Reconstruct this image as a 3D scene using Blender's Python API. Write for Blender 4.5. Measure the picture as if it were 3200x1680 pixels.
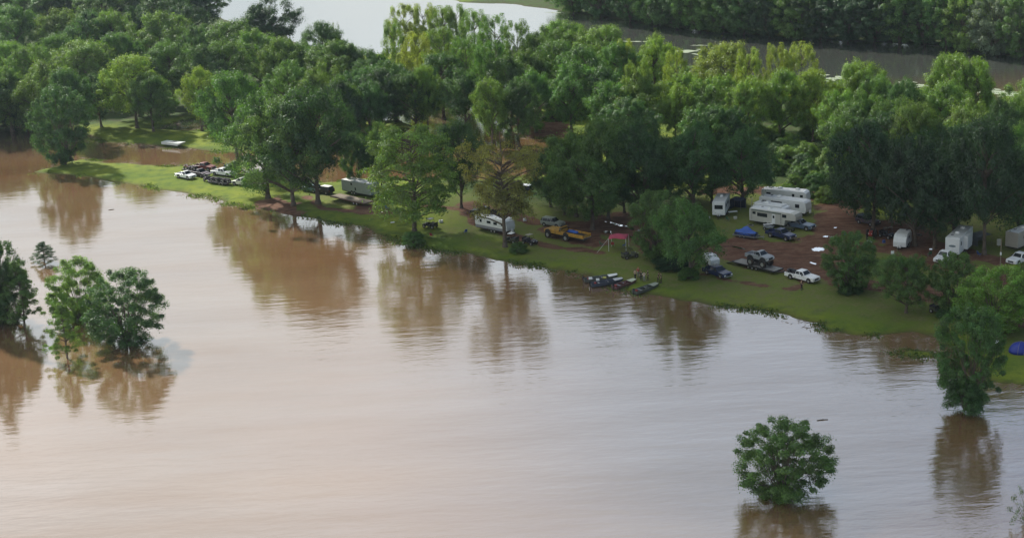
import bpy, bmesh, math, random
import numpy as np
from mathutils import Vector, Matrix

D = bpy.data
SC = bpy.context.scene
for o in list(D.objects):
    D.objects.remove(o, do_unlink=True)
COL = SC.collection
R = math.radians

# ------------------------------------------------------------------ camera
F_PX, PITCH, ROLL = 5000.0, R(17.0), R(-3.0)        # focal length in pixels of the 3200 wide photograph
ROT = Matrix.Rotation(math.pi/2 - PITCH, 3, 'X') @ Matrix.Rotation(ROLL, 3, 'Z')

def ray(px, py):
    return ROT @ Vector(((px-1600)/F_PX, -(py-840)/F_PX, -1.0))
CAM_H = 277.8 * -ray(1995, 870).z                    # 18 px per metre at the group of people
CAM_P = Vector((0, 0, CAM_H))
cam = D.cameras.new('camera')
cam.sensor_width = 36.0
cam.lens = F_PX/3200*36
cam.clip_start = 1.0
cam.clip_end = 9000
camo = D.objects.new('camera', cam)
COL.objects.link(camo)
camo.matrix_world = Matrix.Translation(CAM_P) @ ROT.to_4x4()
SC.camera = camo

def at(px, py, z=0.0):
    d = ray(px, py)
    t = (z-CAM_H)/d.z
    return CAM_P + d*t
def proj(p):
    q = ROT.transposed() @ (Vector(p)-CAM_P)
    return 1600 + F_PX*q.x/-q.z, 840 - F_PX*q.y/-q.z
def scale_at(p):
    q = ROT.transposed() @ (Vector(p)-CAM_P)
    return F_PX/-q.z

# ------------------------------------------------------------------ light
SUN_EL, SUN_AZ = R(37), R(-34)                       # azimuth measured from +Y towards +X: behind the scene, to the left
SUN_DIR = Vector((math.sin(SUN_AZ)*math.cos(SUN_EL), math.cos(SUN_AZ)*math.cos(SUN_EL), math.sin(SUN_EL)))
sun = D.lights.new('sun', 'SUN')
sun.energy = 5.0
sun.angle = R(2.4)
sun.color = (1.0, 0.96, 0.89)
suno = D.objects.new('sun', sun)
COL.objects.link(suno)
suno.rotation_euler = SUN_DIR.to_track_quat('Z', 'Y').to_euler()
suno.location = (0, 0, 300)

world = D.worlds.new('World')
SC.world = world
world.use_nodes = True
nt = world.node_tree
nt.nodes.clear()
def wn(t, **k):
    n = nt.nodes.new(t)
    for a, b in k.items():
        setattr(n, a, b)
    return n
sky = wn('ShaderNodeTexSky', sky_type='NISHITA', sun_disc=False, sun_elevation=SUN_EL, sun_rotation=SUN_AZ)
sky.air_density = 1.0
sky.dust_density = 2.5
sky.ozone_density = 1.0
tc = wn('ShaderNodeTexCoord')
mp = wn('ShaderNodeMapping')
mp.inputs['Scale'].default_value = (1.0, 1.0, 2.6)
ns = wn('ShaderNodeTexNoise')
ns.inputs['Scale'].default_value = 2.1
ns.inputs['Detail'].default_value = 6
ns.inputs['Roughness'].default_value = 0.55
rp = wn('ShaderNodeValToRGB')
rp.color_ramp.elements[0].position = 0.30
rp.color_ramp.elements[1].position = 0.62
mx = wn('ShaderNodeMix', data_type='RGBA')
mx.inputs[7].default_value = (5.9, 6.45, 6.7, 1)
bg = wn('ShaderNodeBackground')
bg.inputs['Strength'].default_value = 0.092
wo = wn('ShaderNodeOutputWorld')
nt.links.new(tc.outputs['Generated'], mp.inputs['Vector'])
nt.links.new(mp.outputs[0], ns.inputs['Vector'])
sx_ = wn('ShaderNodeSeparateXYZ')                    # the cover thins towards the right
nt.links.new(tc.outputs['Generated'], sx_.inputs[0])
ma = wn('ShaderNodeMath', operation='MULTIPLY_ADD')
ma.inputs[1].default_value = -0.62
nt.links.new(sx_.outputs['X'], ma.inputs[0])
nt.links.new(ns.outputs['Fac'], ma.inputs[2])
nt.links.new(ma.outputs[0], rp.inputs['Fac'])
nt.links.new(rp.outputs['Color'], mx.inputs[0])
nt.links.new(sky.outputs[0], mx.inputs[6])
nt.links.new(mx.outputs[2], bg.inputs['Color'])
nt.links.new(bg.outputs[0], wo.inputs['Surface'])

SC.view_settings.view_transform = 'Standard'
SC.view_settings.look = 'None'
SC.view_settings.exposure = 0.5
SC.view_settings.gamma = 1.0
SC.view_settings.use_curve_mapping = False
SC.render.engine = 'CYCLES'
SC.cycles.use_denoising = True
SC.cycles.max_bounces = 8
SC.cycles.diffuse_bounces = 3
SC.cycles.glossy_bounces = 3
SC.cycles.transmission_bounces = 4
SC.cycles.transparent_max_bounces = 8

# ------------------------------------------------------------------ materials
def nodes(m):
    m.use_nodes = True
    t = m.node_tree
    t.nodes.clear()
    return t
def N(t, typ, **k):
    n = t.nodes.new(typ)
    for a, b in k.items():
        setattr(n, a, b)
    return n
MATS = {}
def mat(name, col, rough=0.5, metal=0.0, var=0.12, scale=3.0, spec=0.5, dirt=0.0):
    """procedural paint, metal, rubber or cloth: noise varies its colour; dirt spatters mud on it"""
    if name in MATS:
        return MATS[name]
    m = D.materials.new(name)
    t = nodes(m)
    out = N(t, 'ShaderNodeOutputMaterial')
    b = N(t, 'ShaderNodeBsdfPrincipled')
    c = N(t, 'ShaderNodeTexCoord')
    n = N(t, 'ShaderNodeTexNoise')
    n.inputs['Scale'].default_value = scale
    n.inputs['Detail'].default_value = 4
    t.links.new(c.outputs['Object'], n.inputs['Vector'])
    mr = N(t, 'ShaderNodeMapRange')
    mr.inputs['To Min'].default_value = 1-var*1.6
    mr.inputs['To Max'].default_value = 1+var*1.6
    t.links.new(n.outputs['Fac'], mr.inputs['Value'])
    vm = N(t, 'ShaderNodeVectorMath', operation='SCALE')
    vm.inputs[0].default_value = col[:3]
    t.links.new(mr.outputs[0], vm.inputs['Scale'])
    src = vm.outputs[0]
    if dirt > 0:
        n2 = N(t, 'ShaderNodeTexNoise')
        n2.inputs['Scale'].default_value = 1.7
        n2.inputs['Detail'].default_value = 7
        n2.inputs['Roughness'].default_value = 0.7
        t.links.new(c.outputs['Object'], n2.inputs['Vector'])
        r2 = N(t, 'ShaderNodeValToRGB')
        r2.color_ramp.elements[0].position = 0.62-0.3*dirt
        r2.color_ramp.elements[1].position = 0.75-0.2*dirt
        t.links.new(n2.outputs['Fac'], r2.inputs['Fac'])
        mm = N(t, 'ShaderNodeMix', data_type='RGBA')
        mm.inputs[7].default_value = (0.13, 0.075, 0.045, 1)
        sc = N(t, 'ShaderNodeMath', operation='MULTIPLY')
        sc.inputs[1].default_value = 0.75
        t.links.new(r2.outputs['Color'], sc.inputs[0])
        t.links.new(sc.outputs[0], mm.inputs[0])
        t.links.new(src, mm.inputs[6])
        src = mm.outputs[2]
    t.links.new(src, b.inputs['Base Color'])
    b.inputs['Roughness'].default_value = rough
    b.inputs['Metallic'].default_value = metal
    b.inputs['Specular IOR Level'].default_value = spec
    t.links.new(b.outputs[0], out.inputs['Surface'])
    MATS[name] = m
    return m

def leaf_material():
    m = D.materials.new('leaf')
    t = nodes(m)
    out = N(t, 'ShaderNodeOutputMaterial')
    oi = N(t, 'ShaderNodeObjectInfo')
    c = N(t, 'ShaderNodeTexCoord')
    g = N(t, 'ShaderNodeNewGeometry')
    n = N(t, 'ShaderNodeTexNoise')
    n.inputs['Scale'].default_value = 7.0
    n.inputs['Detail'].default_value = 2
    t.links.new(c.outputs['Object'], n.inputs['Vector'])
    a = N(t, 'ShaderNodeMath', operation='MULTIPLY_ADD')          # per leaf variation
    a.inputs[1].default_value = 0.75
    a.inputs[2].default_value = -0.37
    t.links.new(g.outputs['Random Per Island'], a.inputs[0])
    a2 = N(t, 'ShaderNodeMath', operation='MULTIPLY_ADD')
    a2.inputs[1].default_value = 1.7
    a2.inputs[2].default_value = 0.15
    t.links.new(n.outputs['Fac'], a2.inputs[0])
    a3 = N(t, 'ShaderNodeMath', operation='ADD')
    t.links.new(a.outputs[0], a3.inputs[0])
    t.links.new(a2.outputs[0], a3.inputs[1])
    vm = N(t, 'ShaderNodeVectorMath', operation='SCALE')
    t.links.new(oi.outputs['Color'], vm.inputs[0])
    t.links.new(a3.outputs[0], vm.inputs['Scale'])
    hs = N(t, 'ShaderNodeHueSaturation')
    h = N(t, 'ShaderNodeMath', operation='MULTIPLY_ADD')
    h.inputs[1].default_value = 0.05
    h.inputs[2].default_value = 0.475
    t.links.new(n.outputs['Fac'], h.inputs[0])
    t.links.new(h.outputs[0], hs.inputs['Hue'])
    t.links.new(vm.outputs[0], hs.inputs['Color'])
    d = N(t, 'ShaderNodeBsdfDiffuse')
    tr = N(t, 'ShaderNodeBsdfTranslucent')
    gl = N(t, 'ShaderNodeBsdfGlossy')
    gl.inputs['Roughness'].default_value = 0.45
    gl.inputs['Color'].default_value = (0.9, 0.95, 0.9, 1)
    ty = N(t, 'ShaderNodeMix', data_type='RGBA', blend_type='MULTIPLY')
    ty.inputs[0].default_value = 1.0
    ty.inputs[7].default_value = (1.6, 1.5, 0.6, 1)
    t.links.new(hs.outputs[0], ty.inputs[6])
    t.links.new(hs.outputs[0], d.inputs['Color'])
    t.links.new(ty.outputs[2], tr.inputs['Color'])
    m1 = N(t, 'ShaderNodeMixShader')
    m1.inputs[0].default_value = 0.48
    t.links.new(d.outputs[0], m1.inputs[1])
    t.links.new(tr.outputs[0], m1.inputs[2])
    m2 = N(t, 'ShaderNodeMixShader')
    m2.inputs[0].default_value = 0.035
    t.links.new(m1.outputs[0], m2.inputs[1])
    t.links.new(gl.outputs[0], m2.inputs[2])
    t.links.new(m2.outputs[0], out.inputs['Surface'])
    return m
LEAF = leaf_material()
BARK = mat('bark', (0.11, 0.085, 0.062), 0.9, 0, 0.3, 30)
BARK_PALE = mat('pale_bark', (0.22, 0.19, 0.15), 0.9, 0, 0.3, 30)

# ------------------------------------------------------------------ object helpers
def tag(o, label=None, cat=None, group=None, kind=None):
    if label: o['label'] = label
    if cat: o['category'] = cat
    if group: o['group'] = group
    if kind: o['kind'] = kind
    return o
def empty(name, loc, rz=0.0, label=None, cat=None, group=None, scale=None):
    o = D.objects.new(name, None)
    COL.objects.link(o)
    o.location = loc
    o.rotation_euler = (0, 0, rz)
    o.empty_display_size = 0.5
    if scale: o.scale = scale
    return tag(o, label, cat, group)
def put(name, me, parent=None, loc=None, rot=None):
    o = D.objects.new(name, me)
    COL.objects.link(o)
    if parent is not None: o.parent = parent
    if loc is not None: o.location = loc
    if rot is not None: o.rotation_euler = rot
    return o
def np_mesh(name, verts, faces_flat, nper, mat_=None, smooth=False):
    """mesh from arrays: faces_flat is an (n, nper) index array"""
    me = D.meshes.new(name)
    v = np.asarray(verts, dtype=np.float32)
    f = np.asarray(faces_flat, dtype=np.int32)
    me.vertices.add(len(v))
    me.vertices.foreach_set('co', v.ravel())
    me.loops.add(f.size)
    me.loops.foreach_set('vertex_index', f.ravel())
    me.polygons.add(len(f))
    me.polygons.foreach_set('loop_start', np.arange(0, f.size, nper, dtype=np.int32))
    me.polygons.foreach_set('loop_total', np.full(len(f), nper, dtype=np.int32))
    if smooth:
        me.polygons.foreach_set('use_smooth', np.ones(len(f), dtype=bool))
    me.update(calc_edges=True)
    if mat_: me.materials.append(mat_)
    return me

class MB:
    """collects simple solids and builds ONE mesh object"""
    def __init__(s):
        s.v, s.f = [], []
    def add(s, vs, fs):
        n = len(s.v)
        s.v += [tuple(p) for p in vs]
        s.f += [tuple(i+n for i in f) for f in fs]
        return s
    def hexa(s, b, t):
        """b, t: four bottom and four top corners, same order, counter-clockwise from above"""
        return s.add(list(b)+list(t), [(3,2,1,0),(4,5,6,7),(0,1,5,4),(1,2,6,5),(2,3,7,6),(3,0,4,7)])
    def box(s, x0, x1, y0, y1, z0, z1, tx=0.0, ty=0.0):
        b = [(x0,y0,z0),(x1,y0,z0),(x1,y1,z0),(x0,y1,z0)]
        t = [(x0+tx,y0+ty,z1),(x1-tx,y0+ty,z1),(x1-tx,y1-ty,z1),(x0+tx,y1-ty,z1)]
        return s.hexa(b, t)
    def prism(s, prof, y0, y1, ytop=None):
        """profile of (x, z) points, extruded from y0 to y1"""
        n = len(prof)
        a = sum(prof[i][0]*prof[(i+1) % n][1]-prof[(i+1) % n][0]*prof[i][1] for i in range(n))
        if a < 0: prof = prof[::-1]
        vs = [(x, y0, z) for x, z in prof]+[(x, y1, z) for x, z in prof]
        fs = [tuple(range(n)), tuple(range(2*n-1, n-1, -1))]
        fs += [((i+1) % n, i, i+n, (i+1) % n+n) for i in range(n)]
        return s.add(vs, fs)
    def tube(s, p, q, r0, r1=None, n=8, cap=True):
        r1 = r0 if r1 is None else r1
        p, q = Vector(p), Vector(q)
        d = (q-p).normalized()
        u = d.orthogonal().normalized()
        w = d.cross(u)
        vs = []
        for c, r in ((p, r0), (q, r1)):
            for i in range(n):
                a = 2*math.pi*i/n
                vs.append(c+u*(r*math.cos(a))+w*(r*math.sin(a)))
        fs = [(i, (i+1) % n, n+(i+1) % n, n+i) for i in range(n)]
        if cap: fs += [tuple(range(n-1, -1, -1)), tuple(range(n, 2*n))]
        return s.add(vs, fs)
    def path(s, pts, r, n=6):
        for a, b in zip(pts[:-1], pts[1:]):
            s.tube(a, b, r, r, n)
        return s
    def ball(s, c, rx, ry, rz, n=10, m=6, zmin=-1.0):
        rows = []
        for j in range(m+1):
            ph = -math.pi/2+math.pi*j/m
            rows.append([(c[0]+rx*math.cos(ph)*math.cos(2*math.pi*i/n), c[1]+ry*math.cos(ph)*math.sin(2*math.pi*i/n),
                          c[2]+rz*max(math.sin(ph), zmin)) for i in range(n)])
        vs = [p for r in rows for p in r]
        fs = [(j*n+i, j*n+(i+1) % n, (j+1)*n+(i+1) % n, (j+1)*n+i) for j in range(m) for i in range(n)]
        return s.add(vs, fs)
    def mesh(s, name, m=None, smooth=False):
        me = D.meshes.new(name)
        me.from_pydata(s.v, [], s.f)
        if smooth:
            for p in me.polygons: p.use_smooth = True
        if m: me.materials.append(m)
        me.update()
        return me
    def build(s, name, m, parent=None, bevel=0.0, smooth=False, loc=None):
        o = put(name, s.mesh(name, m, smooth), parent, loc)
        if bevel > 0:
            b = o.modifiers.new('bevel', 'BEVEL')
            b.width = bevel
            b.segments = 2
            b.limit_method = 'ANGLE'
            b.angle_limit = R(25)
        return o

# ------------------------------------------------------------------ terrain
GZ = 0.5                                             # height of the dry ground above the flood
def px_poly(pts, z=0.0):
    return np.array([[*at(x, y, z).xy] for x, y in pts])
def sdist(P, poly):
    """signed distance of points to a polygon, positive inside"""
    x, y = P[:, 0], P[:, 1]
    d2 = np.full(len(P), 1e18)
    inside = np.zeros(len(P), dtype=bool)
    n = len(poly)
    for i in range(n):
        ax, ay = poly[i]
        bx, by = poly[(i+1) % n]
        ex, ey = bx-ax, by-ay
        t = np.clip(((x-ax)*ex+(y-ay)*ey)/(ex*ex+ey*ey+1e-9), 0, 1)
        d2 = np.minimum(d2, (x-ax-t*ex)**2+(y-ay-t*ey)**2)
        c = (ay > y) != (by > y)
        with np.errstate(divide='ignore', invalid='ignore'):
            xi = ex*(y-ay)/(ey if abs(ey) > 1e-9 else 1e-9)+ax
        inside ^= c & (x < xi)
    d = np.sqrt(d2)
    return np.where(inside, d, -d)
def vnoise(x, y, s, seed=0):
    """smooth value noise, -1..1"""
    rs = np.random.RandomState(seed)
    g = rs.rand(256, 256)*2-1
    u, v = x/s+1000, y/s+1000
    i, j = np.floor(u).astype(int), np.floor(v).astype(int)
    fu, fv = u-i, v-j
    fu, fv = fu*fu*(3-2*fu), fv*fv*(3-2*fv)
    a, b = g[i % 256, j % 256], g[(i+1) % 256, j % 256]
    c, d = g[i % 256, (j+1) % 256], g[(i+1) % 256, (j+1) % 256]
    return (a*(1-fu)+b*fu)*(1-fv)+(c*(1-fu)+d*fu)*fv

SHORE = [(93,538),(180,547),(267,553),(350,565),(430,577),(500,590),(580,602),(660,620),(722,637),(775,650),(815,655),
         (880,668),(945,681),(1030,694),(1120,708),(1180,727),(1240,754),(1317,774),(1390,786),(1465,796),(1540,814),
         (1650,830),(1765,846),(1840,866),(1910,896),(1990,915),(2052,923),(2115,940),(2225,955),(2336,964),(2436,982),
         (2560,1013),(2585,1029),(2672,1042),(2770,1041),(2860,1040),(2945,1060),(2990,1095),(3030,1135),(3085,1178),
         (3135,1193),(3200,1199),(3400,1240)]
CAMP = SHORE+[(4300,1240),(4300,500),(3600,130),(3300,345),(3100,326),(2860,304),(2600,275),(2400,243),(2150,205),(1950,185),
              (1500,150),(1150,170),(1020,200),(1150,225),(1350,240),(1560,262),(1800,268),(1860,300),(1830,330),(1700,340),(1610,355),
              (1600,395),(1660,432),(1780,440),(1820,500),(1700,545),(1560,560),(1430,563),(1300,556),(1150,556),
              (1050,568),(960,572),(850,562),(740,545),(683,530),(600,516),(547,520),(484,516),(413,514),(310,504),
              (258,500),(192,512),(149,524)]
LEFTB = [(-900,405),(-200,398),(0,397),(120,400),(225,404),(285,424),(330,447),(420,450),(500,457),(600,464),(680,474),(770,476),(800,440),
         (730,395),(760,350),(900,345),(1000,338),(1250,335),(1150,240),(1000,170),(860,100),(700,60),(600,20),(590,-70),(300,-200),(-900,-260)]
CPOND = [(505,402),(560,380),(600,374),(700,378),(690,400),(640,412),(580,408)]
MIDG = [(1040,378),(1120,372),(1260,378),(1290,400),(1230,424),(1130,440),(1060,430),(1030,400)]
ISLET = [(2810,1106),(2850,1096),(2920,1100),(2960,1108),(2900,1116),(2840,1114)]
FARB = [(1430,8),(1600,14),(1800,42),(2000,72),(2200,98),(2500,122),(2700,131),(2900,141),(3050,164),(3200,182),(3500,230),(4500,200),
        (6500,-250),(1600,-330),(1300,-100)]
lands = [CAMP, LEFTB, MIDG, ISLET, FARB]
xs = np.concatenate([-np.geomspace(2600, 170, 26)[:-1], np.arange(-170, 190, 0.9), np.geomspace(190, 2600, 26)])
ys = np.concatenate([np.linspace(-400, 205, 14)[:-1], np.arange(205, 450, 0.9), np.arange(450, 700, 2.2), np.geomspace(700, 5200, 26)])
X, Y = np.meshgrid(xs, ys)
P = np.stack([X.ravel(), Y.ravel()], 1)
jit = 0.55*vnoise(P[:, 0], P[:, 1], 2.3, 1)+0.9*vnoise(P[:, 0], P[:, 1], 7.0, 2)
sd = np.full(len(P), -1e9)
for l in lands:
    s_ = sdist(P, px_poly(l))
    if l is ISLET or l is MIDG: s_ = np.minimum(s_, 1.2)
    sd = np.maximum(sd, s_)
sd = np.minimum(sd, -sdist(P, px_poly(CPOND)))
sd_raw = sd.copy()
sd = sd+jit*np.clip(1-np.abs(sd)/12, 0.15, 1)
far = np.clip((P[:, 1]-430)/80, 0, 1)
Z = np.where(sd > 0, GZ*(1-np.exp(-sd/2.2)), np.maximum(-2.0, sd*0.25))
Z = np.where(sd > 0, Z+0.04*vnoise(P[:, 0], P[:, 1], 4, 3)*np.clip(sd/4, 0, 1), Z)
Z = Z+np.where((sd > 10) & (P[:, 1] > 560), np.clip((sd-10)/400, 0, 1)*18, 0)

MUD = [
 [(2215,598),(2235,578),(2400,588),(2560,600),(2680,618),(2700,650),(2650,672),(2630,700),(2660,735),(2640,800),(2620,880),(2560,868),
  (2470,850),(2330,835),(2240,800),(2215,770),(2260,752),(2380,768),(2470,770),(2530,735),(2560,700),(2560,655),(2540,615),(2390,606),(2320,604)],
 [(1860,668),(1960,665),(2060,700),(2110,740),(2100,790),(2030,790),(1960,748),(1880,735),(1840,715)],
 [(2560,868),(2680,870),(2800,880),(2960,905),(3010,930),(3000,965),(2900,948),(2800,918),(2680,896),(2600,890)],
 [(790,655),(800,630),(870,612),(930,640),(960,660),(900,672),(840,668)],
 [(1100,640),(1200,645),(1210,662),(1150,662)],
 [(1460,650),(1480,632),(1570,645),(1620,655),(1580,672)],
 [(1600,395),(1610,360),(1700,350),(1770,395),(1760,440),(1660,432)],
 [(1690,700),(1830,705),(1900,760),(1870,775),(1780,762),(1700,742)],
 [(2700,700),(2800,690),(2900,720),(3000,800),(3120,850),(3200,850),(3200,940),(3000,860),(2860,800),(2760,770),(2700,740)],
]
TRACKS = [([(2215,600),(2400,592),(2560,612),(2640,640),(2640,690),(2600,740),(2570,800),(2600,870),(2700,885),(2850,915),(3010,960),(3200,1010)], 2.2),
 ([(1450,640),(1560,660),(1680,695),(1800,700),(1900,715),(2000,740),(2090,760),(2230,775),(2400,820),(2560,850)], 2.0),
 ([(1330,640),(1450,655),(1500,700),(1640,750),(1760,775),(1880,790)], 1.2), ([(2240,770),(2330,745),(2400,765),(2500,765),(2600,760),(2720,770),(2850,800),(2960,850),(3080,900)], 1.8),
 ([(2660,700),(2760,720),(2900,760),(3060,800),(3200,840)], 2.0), ([(960,615),(1010,650),(1120,662),(1300,668)], 1.0), ([(2540,850),(2480,905),(2300,880),(2150,850)], 0.7)]
DRY = [
 [(1380,620),(1560,580),(1800,600),(2180,590),(2330,596),(2560,640),(2760,680),(3000,640),(3400,700),(3400,1180),(3050,1040),(2760,1000),(2450,950),(2200,925),(2000,880),(1750,820),(1560,770),(1420,710)],
 [(960,610),(1010,590),(1150,640),(1200,672),(1120,668),(1000,640)],
 [(1380,690),(1480,690),(1500,740),(1620,760),(1700,790),(1900,800),(2000,830),(1900,850),(1700,810),(1500,770),(1400,730)],
 [(2190,620),(2230,598),(2330,604),(2330,625),(2260,640)],
 [(2330,900),(2440,870),(2600,900),(2700,930),(2600,950),(2450,950)],
 [(-300,425),(30,432),(120,452),(60,462),(-300,475)],
]
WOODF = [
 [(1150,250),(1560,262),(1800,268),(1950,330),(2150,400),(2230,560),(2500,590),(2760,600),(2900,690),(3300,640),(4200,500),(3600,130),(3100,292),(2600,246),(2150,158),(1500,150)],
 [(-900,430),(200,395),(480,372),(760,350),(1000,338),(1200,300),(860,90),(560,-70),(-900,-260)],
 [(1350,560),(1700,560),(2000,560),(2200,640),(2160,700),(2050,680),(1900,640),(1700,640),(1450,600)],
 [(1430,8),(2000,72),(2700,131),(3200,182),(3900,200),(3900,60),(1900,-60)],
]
def region(polys, soft, seed, only=None):
    a = np.zeros(len(P))
    w = 1.6*vnoise(P[:, 0], P[:, 1], 3.1, seed)+1.1*vnoise(P[:, 0], P[:, 1], 1.1, seed+1)
    for q in polys:
        a = np.maximum(a, np.clip(0.5+(sdist(P, px_poly(q, GZ))+w)/soft, 0, 1))
    return a
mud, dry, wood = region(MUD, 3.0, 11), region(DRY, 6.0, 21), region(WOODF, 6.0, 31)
for pl, wd in TRACKS:
    q = px_poly(pl, GZ)
    d_ = np.full(len(P), 1e9)
    for i in range(len(q)-1):
        e = q[i+1]-q[i]
        t_ = np.clip(((P-q[i])@e)/(e@e), 0, 1)
        d_ = np.minimum(d_, np.hypot(*(P-q[i]-t_[:, None]*e).T))
    mud = np.maximum(mud, np.clip((wd+0.8*vnoise(P[:, 0], P[:, 1], 2.0, 55)-d_)/1.5+0.5, 0, 1)*0.9)
wet = np.clip(1-sd/1.3, 0, 1)*(sd < 1.3)
nx, ny = len(xs), len(ys)
idx = np.arange(nx*ny).reshape(ny, nx)
F4 = np.stack([idx[:-1, :-1], idx[:-1, 1:], idx[1:, 1:], idx[1:, :-1]], -1).reshape(-1, 4)
me = np_mesh('ground', np.column_stack([P, Z]), F4, 4, None, True)
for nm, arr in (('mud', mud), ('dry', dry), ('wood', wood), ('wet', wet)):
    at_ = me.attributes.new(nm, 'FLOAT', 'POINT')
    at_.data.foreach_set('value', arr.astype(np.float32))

gm = D.materials.new('ground')
t = nodes(gm)
out = N(t, 'ShaderNodeOutputMaterial')
b = N(t, 'ShaderNodeBsdfPrincipled')
b.inputs['Roughness'].default_value = 0.95
b.inputs['Specular IOR Level'].default_value = 0.15
geo = N(t, 'ShaderNodeNewGeometry')
def noise(scale, detail=5, rough=0.6, w=None):
    n = N(t, 'ShaderNodeTexNoise')
    n.inputs['Scale'].default_value = scale
    n.inputs['Detail'].default_value = detail
    n.inputs['Roughness'].default_value = rough
    t.links.new(geo.outputs['Position'], n.inputs['Vector'])
    return n
def attr(nm):
    a = N(t, 'ShaderNodeAttribute', attribute_name=nm)
    return a.outputs['Fac']
def mixc(f, a, bcol):
    m = N(t, 'ShaderNodeMix', data_type='RGBA')
    if isinstance(f, float): m.inputs[0].default_value = f
    else: t.links.new(f, m.inputs[0])
    for sck, v in ((6, a), (7, bcol)):
        if isinstance(v, tuple): m.inputs[sck].default_value = (*v, 1)
        else: t.links.new(v, m.inputs[sck])
    return m.outputs[2]
def ramp(src, lo, hi):
    r = N(t, 'ShaderNodeMapRange')
    r.inputs['From Min'].default_value = lo
    r.inputs['From Max'].default_value = hi
    t.links.new(src, r.inputs['Value'])
    return r.outputs[0]
def math2(op, a, bb):
    m = N(t, 'ShaderNodeMath', operation=op)
    m.use_clamp = True
    for i, v in enumerate((a, bb)):
        if isinstance(v, float): m.inputs[i].default_value = v
        else: t.links.new(v, m.inputs[i])
    return m.outputs[0]
n_big, n_mid, n_fine, n_tiny = noise(0.06, 4), noise(0.35, 6, 0.65), noise(1.8, 5, 0.7), noise(7, 4, 0.7)
grass = mixc(ramp(n_big.outputs['Fac'], 0.35, 0.65), (0.098, 0.152, 0.014), (0.190, 0.225, 0.020))
grass = mixc(ramp(n_mid.outputs['Fac'], 0.45, 0.72), grass, (0.055, 0.10, 0.018))
grass = mixc(math2('MULTIPLY', ramp(n_fine.outputs['Fac'], 0.5, 0.8), 0.45), grass, (0.16, 0.18, 0.05))
grass = mixc(math2('MULTIPLY', ramp(n_tiny.outputs['Fac'], 0.5, 0.75), 0.5), grass, (0.05, 0.09, 0.015))
trod = mixc(ramp(n_fine.outputs['Fac'], 0.4, 0.62), (0.11, 0.125, 0.03), (0.17, 0.12, 0.07))
dryc = mixc(ramp(n_mid.outputs['Fac'], 0.4, 0.65), (0.12, 0.150, 0.036), (0.185, 0.165, 0.068))
col = mixc(math2('MULTIPLY', attr('dry'), ramp(n_fine.outputs['Fac'], 0.25, 0.6)), grass, dryc)
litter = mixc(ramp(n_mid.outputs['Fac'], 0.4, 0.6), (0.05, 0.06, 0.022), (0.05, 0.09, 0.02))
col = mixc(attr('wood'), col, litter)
mudc = mixc(ramp(n_mid.outputs['Fac'], 0.35, 0.65), (0.125, 0.056, 0.034), (0.205, 0.115, 0.072))
mudc = mixc(math2('MULTIPLY', ramp(n_fine.outputs['Fac'], 0.45, 0.7), 0.5), mudc, (0.07, 0.038, 0.026))
rm = N(t, 'ShaderNodeMapping')
rm.inputs['Scale'].default_value = (0.35, 3.2, 1)
rm.inputs['Rotation'].default_value = (0, 0, R(24))
rn = N(t, 'ShaderNodeTexNoise')
rn.inputs['Scale'].default_value = 0.55
rn.inputs['Detail'].default_value = 4
t.links.new(geo.outputs['Position'], rm.inputs['Vector'])
t.links.new(rm.outputs[0], rn.inputs['Vector'])
mudc = mixc(math2('MULTIPLY', ramp(rn.outputs['Fac'], 0.52, 0.62), 0.7), mudc, (0.075, 0.036, 0.024))
mf = math2('ADD', attr('mud'), math2('SUBTRACT', math2('MULTIPLY', n_fine.outputs['Fac'], 0.9), 0.45))
mf = math2('MULTIPLY', ramp(mf, 0.38, 0.62), ramp(attr('mud'), 0.02, 0.25))
col = mixc(mf, col, mudc)
col = mixc(math2('MULTIPLY', attr('wet'), 0.75), col, (0.075, 0.05, 0.03))
t.links.new(col, b.inputs['Base Color'])
bm_ = N(t, 'ShaderNodeBump')
bm_.inputs['Strength'].default_value = 0.6
bm_.inputs['Distance'].default_value = 0.25
t.links.new(n_fine.outputs['Fac'], bm_.inputs['Height'])
t.links.new(bm_.outputs[0], b.inputs['Normal'])
t.links.new(b.outputs[0], out.inputs['Surface'])
me.materials.append(gm)
go = put('ground', me)
tag(go, kind='structure')

# ------------------------------------------------------------------ flood water
wm = D.materials.new('flood_water')
t = nodes(wm)
out = N(t, 'ShaderNodeOutputMaterial')
geo = N(t, 'ShaderNodeNewGeometry')
def wnoise(sx, sy, scale, detail, rough=0.5, rot=0.0):
    m = N(t, 'ShaderNodeMapping')
    m.inputs['Scale'].default_value = (sx, sy, 1)
    m.inputs['Rotation'].default_value = (0, 0, rot)
    n = N(t, 'ShaderNodeTexNoise')
    n.inputs['Scale'].default_value = scale
    n.inputs['Detail'].default_value = detail
    n.inputs['Roughness'].default_value = rough
    t.links.new(geo.outputs['Position'], m.inputs['Vector'])
    t.links.new(m.outputs[0], n.inputs['Vector'])
    return n
dif = N(t, 'ShaderNodeBsdfDiffuse')
silt = mixc(ramp(wnoise(1, 2.5, 0.02, 4).outputs['Fac'], 0.35, 0.65), (0.215, 0.115, 0.053), (0.255, 0.148, 0.076))
sep = N(t, 'ShaderNodeSeparateXYZ')
t.links.new(geo.outputs['Position'], sep.inputs[0])
silt = mixc(ramp(sep.outputs['Y'], 385.0, 440.0), silt, (0.085, 0.090, 0.078))      # the river behind carries less silt
t.links.new(silt, dif.inputs['Color'])
glo = N(t, 'ShaderNodeBsdfGlossy')
glo.inputs['Color'].default_value = (1, 1, 1, 1)
calm = wnoise(1, 1.6, 0.012, 2)
rgh = N(t, 'ShaderNodeMapRange')
rgh.inputs['From Min'].default_value = 0.35
rgh.inputs['From Max'].default_value = 0.65
rgh.inputs['To Min'].default_value = 0.035
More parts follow.
